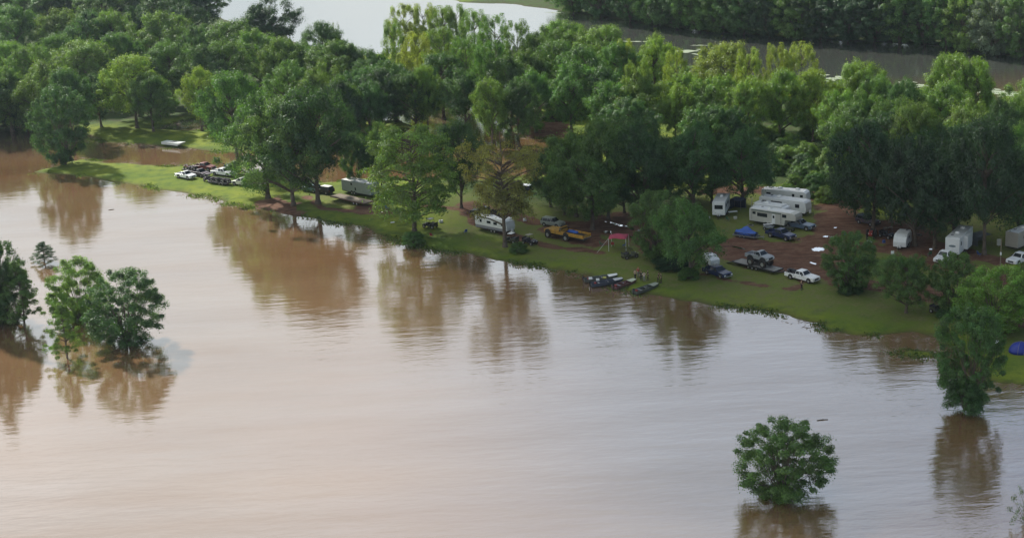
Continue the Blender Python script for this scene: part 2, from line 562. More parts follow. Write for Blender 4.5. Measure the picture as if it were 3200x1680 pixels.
rgh.inputs['To Max'].default_value = 0.085
t.links.new(calm.outputs['Fac'], rgh.inputs['Value'])
t.links.new(rgh.outputs[0], glo.inputs['Roughness'])
# ripples: long swells, wind ripples, stronger towards the lower right
w1 = wnoise(0.55, 1.5, 0.55, 3, 0.55, R(-14))
w2 = wnoise(0.5, 2.0, 0.16, 2, 0.5, R(18))
w3 = wnoise(1.0, 2.4, 1.6, 3, 0.6, R(-25))
am = N(t, 'ShaderNodeMapRange')
am.inputs['From Min'].default_value = 80.0
am.inputs['From Max'].default_value = 330.0
am.inputs['To Min'].default_value = 0.0
am.inputs['To Max'].default_value = 1.0
cmb = N(t, 'ShaderNodeMath', operation='MULTIPLY_ADD')
cmb.inputs[1].default_value = 1.3
t.links.new(sep.outputs['X'], cmb.inputs[0])
neg = N(t, 'ShaderNodeMath', operation='MULTIPLY_ADD')
neg.inputs[1].default_value = -0.9
neg.inputs[2].default_value = 420.0
t.links.new(sep.outputs['Y'], neg.inputs[0])
t.links.new(neg.outputs[0], cmb.inputs[2])
t.links.new(cmb.outputs[0], am.inputs['Value'])
hsum = N(t, 'ShaderNodeMath', operation='MULTIPLY_ADD')
hsum.inputs[1].default_value = 1.5
t.links.new(w2.outputs['Fac'], hsum.inputs[0])
t.links.new(w1.outputs['Fac'], hsum.inputs[2])
hs2 = N(t, 'ShaderNodeMath', operation='MULTIPLY_ADD')
hs2.inputs[1].default_value = 0.22
t.links.new(w3.outputs['Fac'], hs2.inputs[0])
t.links.new(hsum.outputs[0], hs2.inputs[2])
wv = N(t, 'ShaderNodeTexWave', wave_type='RINGS', rings_direction='Z', wave_profile='SIN')
wv.inputs['Scale'].default_value = 0.22
wv.inputs['Distortion'].default_value = 9.0
wv.inputs['Detail'].default_value = 3
wv.inputs['Detail Scale'].default_value = 0.35
wmp = N(t, 'ShaderNodeMapping')
wmp.inputs['Location'].default_value = (-78, -262, 0)
t.links.new(geo.outputs['Position'], wmp.inputs['Vector'])
t.links.new(wmp.outputs[0], wv.inputs['Vector'])
hs3 = N(t, 'ShaderNodeMath', operation='MULTIPLY_ADD')
hs3.inputs[1].default_value = 0.10
wgate = N(t, 'ShaderNodeMath', operation='MULTIPLY')
t.links.new(wv.outputs['Fac'], wgate.inputs[0])
t.links.new(ramp(wnoise(1, 1, 0.035, 3).outputs['Fac'], 0.45, 0.7), wgate.inputs[1])
t.links.new(wgate.outputs[0], hs3.inputs[0])
t.links.new(hs2.outputs[0], hs3.inputs[2])
hs2 = hs3
amp = N(t, 'ShaderNodeMath', operation='MULTIPLY_ADD')
amp.inputs[1].default_value = 0.052
amp.inputs[2].default_value = 0.015
t.links.new(am.outputs[0], amp.inputs[0])
hh = N(t, 'ShaderNodeMath', operation='MULTIPLY')
t.links.new(hs2.outputs[0], hh.inputs[0])
t.links.new(amp.outputs[0], hh.inputs[1])
bmp = N(t, 'ShaderNodeBump')
bmp.inputs['Strength'].default_value = 1.0
bmp.inputs['Distance'].default_value = 1.0
t.links.new(hh.outputs[0], bmp.inputs['Height'])
t.links.new(bmp.outputs[0], glo.inputs['Normal'])
fr = N(t, 'ShaderNodeFresnel')
fr.inputs['IOR'].default_value = 1.60
t.links.new(bmp.outputs[0], fr.inputs['Normal'])
slick = N(t, 'ShaderNodeMath', operation='MULTIPLY_ADD')       # wind slicks and silt streaks
slick.inputs[1].default_value = 0.26
slick.inputs[2].default_value = 0.17
t.links.new(wnoise(0.5, 2.4, 0.045, 6, 0.62, R(-12)).outputs['Fac'], slick.inputs[0])
fb = math2('MINIMUM', math2('ADD', fr.outputs[0], slick.outputs[0]), 0.70)
ms = N(t, 'ShaderNodeMixShader')
t.links.new(fb, ms.inputs[0])
t.links.new(dif.outputs[0], ms.inputs[1])
t.links.new(glo.outputs[0], ms.inputs[2])
t.links.new(ms.outputs[0], out.inputs['Surface'])
wme = np_mesh('flood_water', [(-2600, -400, 0), (2600, -400, 0), (2600, 5200, 0), (-2600, 5200, 0)], [[0, 1, 2, 3]], 4, wm)
tag(put('flood_water', wme), kind='structure')

# puddles lying on the muddy ground
def puddle(pts, label, seed):
    c = np.mean(np.array([at(x, y, GZ).xy[:] for x, y in pts]), axis=0)
    rim = []
    rs = random.Random(seed)
    q = [at(x, y, GZ).xy for x, y in pts]
    n = len(q)
    for i in range(n):
        for k in range(8):
            p = q[i].lerp(q[(i+1) % n], k/8)
            p = p+(p-Vector(c))*rs.uniform(-0.30, 0.12)
            rim.append((p.x, p.y, GZ+0.052))
    mb = MB()
    m_ = len(rim)
    mb.add([(c[0], c[1], GZ+0.052)]+rim, [(0, 1+i, 1+(i+1) % m_) for i in range(m_)])
    o = mb.build('puddle', wm2)
    tag(o, kind='structure')
wm2 = D.materials.new('puddle_water')
t = nodes(wm2)
out = N(t, 'ShaderNodeOutputMaterial')
dif = N(t, 'ShaderNodeBsdfDiffuse')
dif.inputs['Color'].default_value = (0.2, 0.14, 0.09, 1)
glo = N(t, 'ShaderNodeBsdfGlossy')
glo.inputs['Roughness'].default_value = 0.06
glo.inputs['Color'].default_value = (1, 1, 1, 1)
fr = N(t, 'ShaderNodeFresnel')
fr.inputs['IOR'].default_value = 2.0
ms = N(t, 'ShaderNodeMixShader')
t.links.new(fr.outputs[0], ms.inputs[0])
t.links.new(dif.outputs[0], ms.inputs[1])
t.links.new(glo.outputs[0], ms.inputs[2])
t.links.new(ms.outputs[0], out.inputs['Surface'])
for i, pts in enumerate([
        [(1891,693),(1900,691),(1933,701),(1970,708),(1966,712),(1930,706)], [(1966,711),(1981,712),(1981,720),(1967,718)],
        [(1992,717),(2011,720),(2008,726),(1993,724)], [(1885,722),(1909,721),(1911,728),(1890,730)],
        [(1967,737),(1984,739),(1982,745),(1968,743)], [(2000,750),(2016,749),(2035,758),(2018,757)], [(2535,778),(2548,773),(2575,774),(2577,783),(2558,786),(2540,784)],
        [(2568,740),(2580,736),(2591,737),(2586,743)], [(2590,741),(2602,738),(2608,741),(2600,746)],
        [(2490,746),(2499,745),(2501,749),(2493,750)], [(2290,768),(2330,778),(2328,781),(2288,771)], [(2904,777),(2915,777),(2915,781),(2903,781)],
        [(2532,818),(2552,824),(2550,828),(2530,822)], [(2605,711),(2616,710),(2615,713),(2606,713)]]):
    puddle(pts, '', i)

# a cloud between the sun and the lower right of the scene, high above the frame
CLOUD = [(1330,700),(1450,625),(1750,600),(2150,630),(2600,620),(3400,600),(3700,1760),(1800,1760),(1560,1250),(1400,900)]
def build_cloud():
    rs = random.Random(9)
    poly = px_poly(CLOUD)
    lo, hi = poly.min(0), poly.max(0)
    hgt = 560.0
    sh = SUN_DIR*(hgt/SUN_DIR.z)
    mb = MB()
    pts = []
    while len(pts) < 260:
        p = np.array([[rs.uniform(lo[0]-4, hi[0]+4), rs.uniform(lo[1]-4, hi[1]+4)]])
        d = float(sdist(p, poly)[0])
        if d > 3: pts.append((p[0], d))
    for p, d in pts:
        r = min(22, 7+d*0.6)*rs.uniform(0.7, 1.1)
        mb.ball((p[0]+sh.x, p[1]+sh.y, hgt+rs.uniform(-4, 10)), r, r, r*0.45, 12, 8)
    cm = D.materials.new('cloud')
    t = nodes(cm)
    o_ = N(t, 'ShaderNodeOutputMaterial')
    dd = N(t, 'ShaderNodeBsdfTranslucent')
    dd.inputs['Color'].default_value = (0.9, 0.9, 0.9, 1)
    tt = N(t, 'ShaderNodeBsdfTransparent')
    g_ = N(t, 'ShaderNodeNewGeometry')
    n_ = N(t, 'ShaderNodeTexNoise')
    n_.inputs['Scale'].default_value = 0.05
    n_.inputs['Detail'].default_value = 5
    t.links.new(g_.outputs['Position'], n_.inputs['Vector'])
    mr = N(t, 'ShaderNodeMapRange')
    mr.inputs['From Min'].default_value = 0.35
    mr.inputs['From Max'].default_value = 0.65
    mr.inputs['To Min'].default_value = 0.15
    mr.inputs['To Max'].default_value = 0.62
    t.links.new(n_.outputs['Fac'], mr.inputs['Value'])
    m_ = N(t, 'ShaderNodeMixShader')
    t.links.new(mr.outputs[0], m_.inputs[0])
    t.links.new(tt.outputs[0], m_.inputs[1])
    t.links.new(dd.outputs[0], m_.inputs[2])
    t.links.new(m_.outputs[0], o_.inputs['Surface'])
    o = mb.build('cloud', cm, smooth=True)
    tag(o, kind='structure')
build_cloud()

# algae drifting on the river; its pale colour partly paints in reflected sky
def algae():
    rs = random.Random(3)
    mb = MB()
    for (x, y, w, hh) in ((2145,160,60,5),(2190,170,40,4),(2620,246,60,9),(2570,236,40,5),(2868,268,44,7),(2840,256,30,3),(3110,288,80,9),(3170,298,60,6),(1990,130,50,2),(2185,142,34,1.5),(2872,138,30,1),(2925,144,30,1.2),(1735,40,26,1.5)):
        for k in range(16):
            cx_, cy_ = x+rs.gauss(0, w*.4), y+rs.gauss(0, hh*.4)
            a_ = [at(cx_+w*.22*rs.uniform(.6, 1.2)*math.cos(q), cy_+hh*.30*rs.uniform(.6, 1.2)*math.sin(q), .012+k*.0008) for q in np.linspace(0, 2*math.pi, 11)[:-1]]
            mb.add([tuple(v) for v in a_], [tuple(range(10))[::-1]])
    m_ = mat('algae', (.26, .31, .20), .8, 0, .3, .6)
    tag(mb.build('floating_algae_sky_sheen', m_), 'pale green algae with painted sky reflection near the banks of the river', 'algae', kind='stuff')
algae()

# humid air
def build_haze():
    mb = MB().box(-2650, 2650, -450, 5250, -3.2, CAM_H+6)
    hm = D.materials.new('haze')
    t = nodes(hm)
    o_ = N(t, 'ShaderNodeOutputMaterial')
    v = N(t, 'ShaderNodeVolumePrincipled')
    v.inputs['Color'].default_value = (0.72, 0.86, 1.0, 1)
    v.inputs['Density'].default_value = 0.00005
    v.inputs['Anisotropy'].default_value = 0.3
    t.links.new(v.outputs[0], o_.inputs['Volume'])
    tag(mb.build('haze', hm), kind='stuff')
build_haze()

# ------------------------------------------------------------------ trees
def leaf_quads(centers, normals, size, rs, aspect=1.5):
    """one small folded-looking diamond per centre"""
    n = len(centers)
    nrm = normals/np.linalg.norm(normals, axis=1, keepdims=True)
    a = rs.normal(size=(n, 3))
    u = np.cross(nrm, a)
    u /= np.linalg.norm(u, axis=1, keepdims=True)
    w = np.cross(nrm, u)
    s = (size*rs.uniform(0.6, 1.35, n))[:, None]
    k = rs.uniform(0.5, 0.95, n)[:, None]
    v = np.stack([centers-u*s*aspect*0.6, centers+w*s*k*0.6+nrm*s*0.15, centers+u*s*aspect*0.6, centers-w*s*k*0.6+nrm*s*0.15], 1)
    return v.reshape(-1, 3)
def sphere_dirs(n, rs):
    d = rs.normal(size=(n, 3))
    return d/np.linalg.norm(d, axis=1, keepdims=True)
def tree_meshes(kind, seed):
    """unit tree: 1 m wide, 1 m tall, foot at the origin. Returns (trunk mesh, crown mesh)"""
    rs = np.random.RandomState(seed)
    rr = random.Random(seed)
    cl = []                                           # clumps: x, y, z, radius, flatten, number of leaves
    tr = MB()
    lean = Vector((rr.uniform(-.03, .03), rr.uniform(-.03, .03), 0))
    leaf = 0.0112
    if kind == 'round':                               # oaks and other broadleaf trees
        nl = 16
        lob = sphere_dirs(nl, rs)
        lr = rs.uniform(0.05, 0.46, nl)
        base = rr.uniform(0.05, 0.14)
        zc, rz_ = (1+base)/2-0.04, (1-base)/2-0.04
        for i in range(180):
            d = sphere_dirs(1, rs)[0]
            if d[2] < -0.5 and rs.rand() < 0.5: d[2] *= -1
            f = 0.80+sum(lr[k]*max(0, d@lob[k])**7 for k in range(nl))-0.12
            f *= rs.uniform(0.74, 1.12) if i < 150 else rs.uniform(0.45, 0.78)
            taper = 1.0-0.12*max(0, d[2])-0.10*max(0, -d[2])
            cl.append((d[0]*0.47*f*taper, d[1]*0.47*f*taper, zc+d[2]*rz_*min(f, 1.0), rs.uniform(0.036, 0.090), 0.85, 250))
        th, r0 = 0.72, 0.021
    elif kind == 'full':                              # flooded or bank-side tree with leaves down to the water
        nl = 14
        lob = sphere_dirs(nl, rs)
        for i in range(230):
            d = sphere_dirs(1, rs)[0]
            f = 0.76+0.42*max(0, max(lob@d)-0.62)
            f *= rs.uniform(0.82, 1.10) if i < 180 else rs.uniform(0.4, 0.75)
            zz = 0.50+d[2]*0.50*min(f*1.12, 1.0)
            wd = 1.0 if zz > 0.3 else 0.84+0.5*max(0, zz)
            cl.append((d[0]*0.53*f*wd, d[1]*0.53*f*wd, max(0.035, min(0.96, zz)), rs.uniform(0.032, 0.074), 0.85, 230))
        th, r0 = 0.62, 0.013
        leaf = 0.0118
    elif kind == 'tall':                              # upright cottonwoods and willows
        for i in range(110):
            z = rs.uniform(0.06, 0.95)
            w = 0.46*math.sin(min(1, (z+0.02)/0.62)*math.pi/2)*math.sqrt(max(0.05, 1-((z-0.45)/0.56)**2)) if z > 0.45 else 0.40*math.sqrt(max(0.08, z/0.45))
            a = rs.uniform(0, 2*math.pi)
            q = w*math.sqrt(rs.uniform(0.35, 1.0))*rs.uniform(0.85, 1.08)
            cl.append((math.cos(a)*q, math.sin(a)*q, z, rs.uniform(0.040, 0.08), 0.95, 240))
        th, r0 = 0.85, 0.018
    elif kind == 'cypress':                           # airy crown of flat feathery plates
        for i in range(210):
            z = 0.20+0.77*(i+rs.rand())/210
            w = 0.5*math.sqrt(max(0.03, 1-((z-0.55)/0.47)**2)) if z > 0.5 else 0.40+0.2*(z-0.2)
            a = rs.uniform(0, 2*math.pi)
            q = w*rs.uniform(0.25, 1.0)**0.6
            cl.append((math.cos(a)*q, math.sin(a)*q, z, rs.uniform(0.05, 0.095), 0.5, 130))
        th, r0 = 0.93, 0.019
        leaf = 0.0125
    elif kind == 'sparse':                            # the golden cypress: plates apart, limbs showing
        for i in range(150):
            z = 0.27+0.70*(i+rs.rand())/190
            if 0.52 < z < 0.66 and rs.rand() < 0.6: continue
            if z > 0.6:
                w = 0.52*math.sqrt(max(0.02, 1-((z-0.66)/0.35)**2))
            else:
                w = 0.40*rs.uniform(0.6, 1)
            a = rs.uniform(0, 2*math.pi)
            q = w*rs.uniform(0.3, 1.0)**0.5
            cl.append((math.cos(a)*q, math.sin(a)*q, z, rs.uniform(0.055, 0.095), 0.5, 150))
        th, r0 = 0.95, 0.021
        leaf = 0.0115
    elif kind == 'pine':                              # tiers of needle sprays
        for i in range(96):
            z = 0.20+0.77*(i+rs.rand())/96
            w = 0.50*(1-z)**0.62*1.1 if z > 0.35 else 0.45
            a = rs.uniform(0, 2*math.pi)
            q = min(0.5, w)*rs.uniform(0.35, 1.0)
            cl.append((math.cos(a)*q, math.sin(a)*q, z-0.10*q, rs.uniform(0.045, 0.085), 0.5, 190))
        th, r0 = 0.97, 0.016
        leaf = 0.012
    elif kind == 'bush':                              # foliage down to the ground
        nl = 10
        lob = sphere_dirs(nl, rs)
        for i in range(60):
            d = sphere_dirs(1, rs)[0]
            d[2] = abs(d[2])*1.0-0.05
            f = 0.8+0.35*max(0, max(lob@d)-0.6)
            f *= rs.uniform(0.82, 1.05)
            cl.append((d[0]*0.42*f, d[1]*0.42*f, max(0.08, d[2]*0.84*f+0.04), rs.uniform(0.07, 0.13), 0.9, 300))
        th, r0 = 0.6, 0.018
        leaf = 0.020
    elif kind == 'lone':                              # broad low crown of big leaves, branches showing from below
        nl = 14
        lob = sphere_dirs(nl, rs)
        for i in range(120):
            d = sphere_dirs(1, rs)[0]
            if d[2] < -0.85: d[2] *= -1
            f = 0.72+0.45*max(0, max(lob@d)-0.62)
            f *= rs.uniform(0.9, 1.08) if i < 76 else rs.uniform(0.4, 0.75)
            cl.append((d[0]*0.5*f, d[1]*0.5*f, 0.53+d[2]*0.46*f, rs.uniform(0.05, 0.09), 0.8, 150))
        th, r0 = 0.62, 0.012
        leaf = 0.019
    elif kind == 'twiggy':
        for i in range(60):
            d = sphere_dirs(1, rs)[0]
            d[2] = abs(d[2])
            q = rs.uniform(0.5, 1.0)
            cl.append((d[0]*0.46*q, d[1]*0.46*q, 0.12+d[2]*0.82*q, 0.05, 1.0, 34))
        th, r0 = 0.4, 0.01
        leaf = 0.016
    cs, ns_ = [], []
    for x, y, z, r, fl, n in cl:
        d = sphere_dirs(n, rs)
        flip = (d[:, 2] < -0.25) & (rs.rand(n) < 0.6)
        d[flip, 2] *= -1
        rad = rs.uniform(0.62, 1.06, n)[:, None]
        o_ = np.array([x, y, (z-0.4)])
        o_ /= (np.linalg.norm(o_)+1e-6)
        p = np.array([x, y, z])+d*rad*np.array([r, r, r*fl])+o_*(rs.uniform(-0.5, 0.5, n)*r)[:, None]*(0.0 if kind in ('pine', 'cypress', 'sparse') else 1.0)
        stray = rs.rand(n) < 0.10
        p[stray] += rs.normal(size=(stray.sum(), 3))*r*0.55
        cs.append(p)
        ns_.append(d*1.0+np.array([0, 0, 0.35])+o_*0.25+rs.normal(size=(n, 3))*0.38)
    cs, ns_ = np.concatenate(cs), np.concatenate(ns_)
    cs[:, 2] = np.clip(cs[:, 2], 0.0, 1.0)
    v = leaf_quads(cs, ns_, leaf, rs)
    crown = np_mesh(kind+'_crown', v, np.arange(len(v)).reshape(-1, 4), 4, LEAF)
    # trunk and limbs
    def tp(z): return Vector((lean.x*math.sin(z*3), lean.y*math.sin(z*4), z))
    if kind in ('bush', 'full', 'lone', 'twiggy'):
        stems = 5 if kind in ('lone', 'full') else 6
        for k in range(stems):
            a = k*2*math.pi/stems+rr.uniform(-.4, .4)
            q = Vector((0.15*math.cos(a), 0.15*math.sin(a), th*rr.uniform(0.6, 0.9)))
            mid = q*0.45+Vector((0, 0, 0.02))
            tr.tube((0, 0, -0.02), mid, r0*1.3, r0, 6)
            tr.tube(mid, q, r0, r0*0.45, 6)
    else:
        seg = 7
        if kind in ('round', 'cypress', 'sparse'):     # root flare
            tr.tube(tp(0)-Vector((0, 0, .03)), tp(0.035), r0*2.2, r0*1.35, 9)
        for k in range(seg):
            z0, z1 = th*k/seg, th*(k+1)/seg
            tr.tube(tp(z0), tp(z1), r0*(1.3-1.1*z0/th), r0*(1.3-1.1*z1/th), 8)
    order = sorted(range(len(cl)), key=lambda i: rr.random())
    nb = {'round': 34, 'tall': 26, 'cypress': 55, 'sparse': 75, 'pine': 60, 'bush': 14, 'full': 60, 'lone': 50, 'twiggy': 55}[kind]
    for i in order[:nb]:
        x, y, z = cl[i][:3]
        if kind in ('bush', 'full', 'lone', 'twiggy'):
            z0 = rr.uniform(0.1, 0.4)*z+0.04
            p0 = Vector((x*0.25, y*0.25, z0))
        else:
            z0 = max(0.12, min(th*0.93, z-math.hypot(x, y)*(0.55 if kind not in ('cypress', 'sparse', 'pine') else 0.28)))
            p0 = tp(z0)
        p2 = Vector((x, y, z))
        p1 = p0.lerp(p2, 0.5)+Vector((rr.uniform(-.02, .02), rr.uniform(-.02, .02), 0.015))
        rb = r0*(0.42 if kind != 'round' else 0.5)
        tr.tube(p0, p1, rb, rb*0.6, 5, False)
        tr.tube(p1, p2, rb*0.6, rb*0.25, 5, False)
    trunk = tr.mesh(kind+'_trunk', BARK_PALE if kind == 'twiggy' else BARK, True)
    return trunk, crown
VARIANTS = {}
def variants(kind):
    if kind not in VARIANTS:
        n = {'round': 9, 'tall': 4, 'cypress': 2, 'sparse': 1, 'pine': 3, 'bush': 4, 'full': 4, 'lone': 3, 'twiggy': 1}[kind]
        VARIANTS[kind] = [tree_meshes(kind, 100+17*i+len(kind)) for i in range(n)]
    return VARIANTS[kind]
COLS = {'dark': (0.064, 0.125, 0.027), 'mid': (0.094, 0.172, 0.028), 'light': (0.138, 0.218, 0.030), 'yellow': (0.235, 0.275, 0.036),
        'bright': (0.175, 0.260, 0.026), 'gold': (0.270, 0.240, 0.042), 'deep': (0.038, 0.078, 0.023), 'pine': (0.060, 0.110, 0.040), 'grey': (0.20, 0.23, 0.12)}
WORD = {'dark': 'dark green', 'mid': 'mid green', 'light': 'light green', 'yellow': 'yellow-green', 'bright': 'bright green', 'gold': 'golden green',
        'deep': 'very dark green', 'pine': 'blue-green', 'grey': 'pale grey-green'}
KNAME = {'round': 'broadleaf_tree', 'tall': 'cottonwood_tree', 'cypress': 'cypress_tree', 'sparse': 'cypress_tree', 'pine': 'pine_tree', 'bush': 'bush',
         'full': 'broadleaf_tree', 'lone': 'broadleaf_tree', 'twiggy': 'willow_shrub'}
KSHAPE = {'round': 'rounded', 'tall': 'upright', 'cypress': 'feathery', 'sparse': 'open-crowned', 'pine': 'pine', 'bush': 'bushy', 'full': 'leafy', 'lone': 'spreading', 'twiggy': 'twiggy'}
K = 3200/2575.0
trng = random.Random(5)
def tree(kind, col, x, yt, w, yb=None, H=20.0, label=None, group=None, z=GZ, var=None):
    """x, yt: where the crown's top shows; yb: where its foot shows (else H gives the height); w: crown width. 2575-pixel coordinates."""
    x, yt, w = x*K, yt*K, w*K
    if yb is not None:
        p = at(x, yb*K, z)
        lo, hi = 1.0, 60.0
        for _ in range(30):
            H = (lo+hi)/2
            if proj(p+Vector((0, 0, H)))[1] > yt: lo = H
            else: hi = H
    else:
        q = at(x, yt, z+H)
        p = Vector((q.x, q.y, z))
    s = scale_at(p+Vector((0, 0, H*0.5)))
    W = w/s*(1.10 if yb is not None else 1.22)
    vs = variants(kind)
    tm, cm = vs[trng.randrange(len(vs)) if var is None else var]
    cat = 'bush' if kind in ('bush', 'twiggy') else 'tree'
    e = empty(KNAME[kind], p, trng.uniform(0, 6.28), label, cat, group, (W, W, H))
    put('trunk', tm, e)
    c = put('crown', cm, e)
    b = COLS[col]
    j = trng.uniform(0.85, 1.15)
    c.color = (b[0]*j*trng.uniform(0.78, 0.98), b[1]*j*0.98, b[2]*j*1.3, 1)
    return e
ORD = ['first', 'second', 'third', 'fourth', 'fifth', 'sixth', 'seventh', 'eighth', 'ninth', 'tenth', 'eleventh', 'twelfth', 'thirteenth', 'fourteenth',
       'fifteenth', 'sixteenth', 'seventeenth', 'eighteenth', 'nineteenth', 'twentieth', 'twenty-first', 'twenty-second', 'twenty-third', 'twenty-fourth']
def row(where, items, H=20.0, group=None, z=GZ):
    """items: (kind, colour, x, top y, width[, foot y or None[, own label]]), a row of trees read from the left"""
    items = sorted(items, key=lambda i: i[2])
    for i, it in enumerate(items):
        kind, col, x, yt, w = it[:5]
        yb = it[5] if len(it) > 5 else None
        lab = it[6] if len(it) > 6 else None
        hh = it[7] if len(it) > 7 else H
        if not lab:
            noun = 'bush' if kind in ('bush', 'twiggy') else 'tree'
            nth = ORD[i]
            shape = KSHAPE[kind]
            lab = f'{WORD[col]} {shape} {noun}, {nth} from the left in {where}'
        tree(kind, col, x, yt, w, yb, hh, lab, group or 'trees of '+where.replace('the ', '', 1), z)

# the wood on the left, back to front
g = 'trees of the flooded wood on the left'
row('the rearmost row, left wood', [('round','mid',-60,-60,150),('round','dark',20,-70,140),('round','mid',90,-62,150),('round','dark',170,-70,140),('round','mid',250,-58,140),
    ('round','deep',330,-66,140),('round','dark',400,-48,130),('round','deep',470,-62,120),('round','dark',500,-66,80)], 21, g)
row('the upper row, left wood', [('round','mid',-40,0,150),('round','mid',28,12,120),('round','light',140,10,120),('round','dark',213,22,110),('round','light',275,20,110),
    ('round','deep',330,10,110),('round','light',390,27,150),('round','deep',445,-12,110),('round','dark',492,58,90),('round','mid',555,33,160),('round','deep',655,-12,140)], 21, g)
row('the middle row, left wood', [('round','dark',-30,80,150),('round','light',18,102,100),('round','light',78,108,110),('round','mid',142,84,110),('round','light',200,98,160),
    ('round','mid',290,80,110),('round','dark',330,120,120),('round','mid',420,98,125),('round','dark',500,110,120),('round','mid',560,95,120),('round','light',640,60,130),
    ('round','dark',725,85,110),('round','light',690,92,110)], 19, g)
row('the lower row, left wood', [('round','dark',-55,160,150),('round','mid',5,150,120),('round','light',92,150,125),('round','dark',160,170,100),
    ('round','bright',345,137,150,322,'bright round-topped tree on the left bank behind two smaller trees'),
    ('round','dark',255,180,100,318),('round','mid',386,180,115,330,'dark-trunked tree standing at the end of the left grass bank'),
    ('round','bright',508,165,98,326,'narrow yellow-topped tree beside the pale pool on the left bank'),
    ('full','deep',28,205,120,312),('full','deep',-40,210,120,318),('full','dark',95,208,90,305),('full','deep',70,225,80,318)], 19, g)
# the line of trees across the middle
g = 'trees across the middle of the photo'
row('the row before the lake', [('round','dark',806,50,100),('round','mid',760,92,110),('round','mid',830,98,150),('round','dark',880,98,90),('round','dark',935,112,95),
    ('twiggy','grey',845,48,60,None,'pale leafless tree against the bright lake at the top',16),
    ('round','mid',726,140,120),('round','light',790,150,110),('round','dark',900,150,110),('round','mid',865,185,100)], 18, g)
row('the pale clump beside the lake', [('tall','yellow',1012,12,92),('tall','yellow',1062,10,84),('tall','light',1112,16,84),('tall','light',1143,12,80),('tall','light',1190,24,84),
    ('tall','mid',1242,36,88),('tall','mid',1298,50,80),('tall','yellow',1046,82,88),('tall','light',1100,70,92),('tall','mid',1168,88,94),('tall','mid',1230,104,92),('tall','light',985,50,60)], 20, g)
row('the clump left of the river bend', [('round','mid',1350,60,110),('round','light',1402,38,130),('round','light',1450,50,100),('round','mid',1395,100,120),('round','light',1520,62,120),
    ('round','mid',1475,110,120),('round','mid',1555,100,95),('round','mid',1330,110,100),('tall','yellow',1572,98,56),('round','mid',1430,150,120),('round','dark',1520,150,120)], 18, g)
row('the dark row below the clump', [('round','dark',985,140,140),('round','dark',920,190,110),('round','dark',1035,160,110),('round','dark',1105,132,125),('round','dark',1160,160,110),
    ('round','deep',950,170,110),('round','light',1228,192,80),('round','dark',1278,140,120),('round','mid',1340,160,100),('round','dark',1295,185,100),('round','light',1066,162,70),
    ('round','deep',850,200,100)], 17, g)
# the wooded point on the right
g = 'trees of the wood behind the camp on the right'
row('the row edging the right river', [('round','bright',1645,72,100,None,'dark tree with a lit round top alone against the river'),('tall','yellow',1700,125,70),('round','yellow',1822,84,130,None,'yellow-green domed tree tallest of those edging the river'),
    ('tall','yellow',1882,122,84),('tall','yellow',1950,108,66,None,'slim yellow tree left of its taller twin by the river'),('tall','yellow',2014,108,100,None,'tall yellow tree with a pointed dome by the river'),
    ('round','bright',2160,145,120),('round','mid',2215,158,90),('round','dark',2262,178,90),('round','bright',2395,133,120,None,'big yellow-topped tree near the right edge by the river'),('round','bright',2455,140,90),
    ('round','light',2560,218,100),('round','dark',2505,238,90),('tall','light',1600,150,80),('round','light',2620,180,130)], 19, g)
row('the second row behind the camp', [('round','light',1612,168,150),('round','mid',1537,180,110,None,'vine-draped tree rising out of the creeper mound'),('round','light',1725,165,90),('round','light',1790,170,110),('round','light',1870,180,100),
    ('round','light',1960,170,110),('round','bright',2045,172,95),('round','light',2110,200,95),('round','light',2170,215,120),('round','mid',2240,225,110),
    ('round','light',2300,250,110),('round','light',2370,200,130),('round','light',2440,235,120),('round','dark',2500,270,110),('round','light',2570,290,120)], 17, g)
row('the third row behind the camp', [('round','dark',1590,240,130),('round','bright',1697,208,80),('round','mid',1762,250,110),('round','dark',1830,250,110),
    ('round','mid',2140,262,120),('round','dark',2240,275,130),('round','mid',2330,290,120),('round','dark',2420,290,130),
    ('round','dark',2520,330,130),('round','mid',2600,330,130)], 14, g)
bk = random.Random(8)
row('the low river-bank row', [('full', bk.choice(['light', 'mid', 'yellow', 'bright']), x, 0.092*x+40-bk.uniform(28, 52)+14, bk.uniform(60, 85), 0.092*x+52+6) for x in range(1620, 2600, 62)], 8, g)
# creeper-covered mounds and bushes
g = 'bushes around the wood on the right'
row('the creeper-covered row of the middle', [('bush','bright',1495,212,110,290),('bush','bright',1440,250,80,298),('bush','light',1390,268,64,302),('bush','light',1352,280,40,300),('bush','mid',1550,250,90,305)], 7, g)
tk = random.Random(31)
items = []
for cx, cy, n, ww in ((1990, 400, 9, 48), (2060, 420, 10, 50), (2090, 470, 8, 44), (2000, 350, 7, 56), (1930, 340, 8, 52), (1860, 330, 5, 56), (2120, 400, 7, 54), (2020, 455, 6, 40), (1900, 400, 6, 50)):
    for k in range(n):
        x, y = cx+tk.uniform(-48, 48), cy+tk.uniform(-32, 30)
        w = ww*tk.uniform(0.8, 1.3)
        items.append((y, x, w, tk.choice(['mid', 'light', 'mid', 'bright', 'dark'])))
items.sort()
tiers = [items[i:i+17] for i in range(0, len(items), 17)]
for k, tier in enumerate(tiers):
    row(ORD[k]+' tier down the thicket', [('bush', c, x, y-w*0.42, w, y+w*0.42) for y, x, w, c in tier], 7, 'bushes of the thicket above the white trailers')

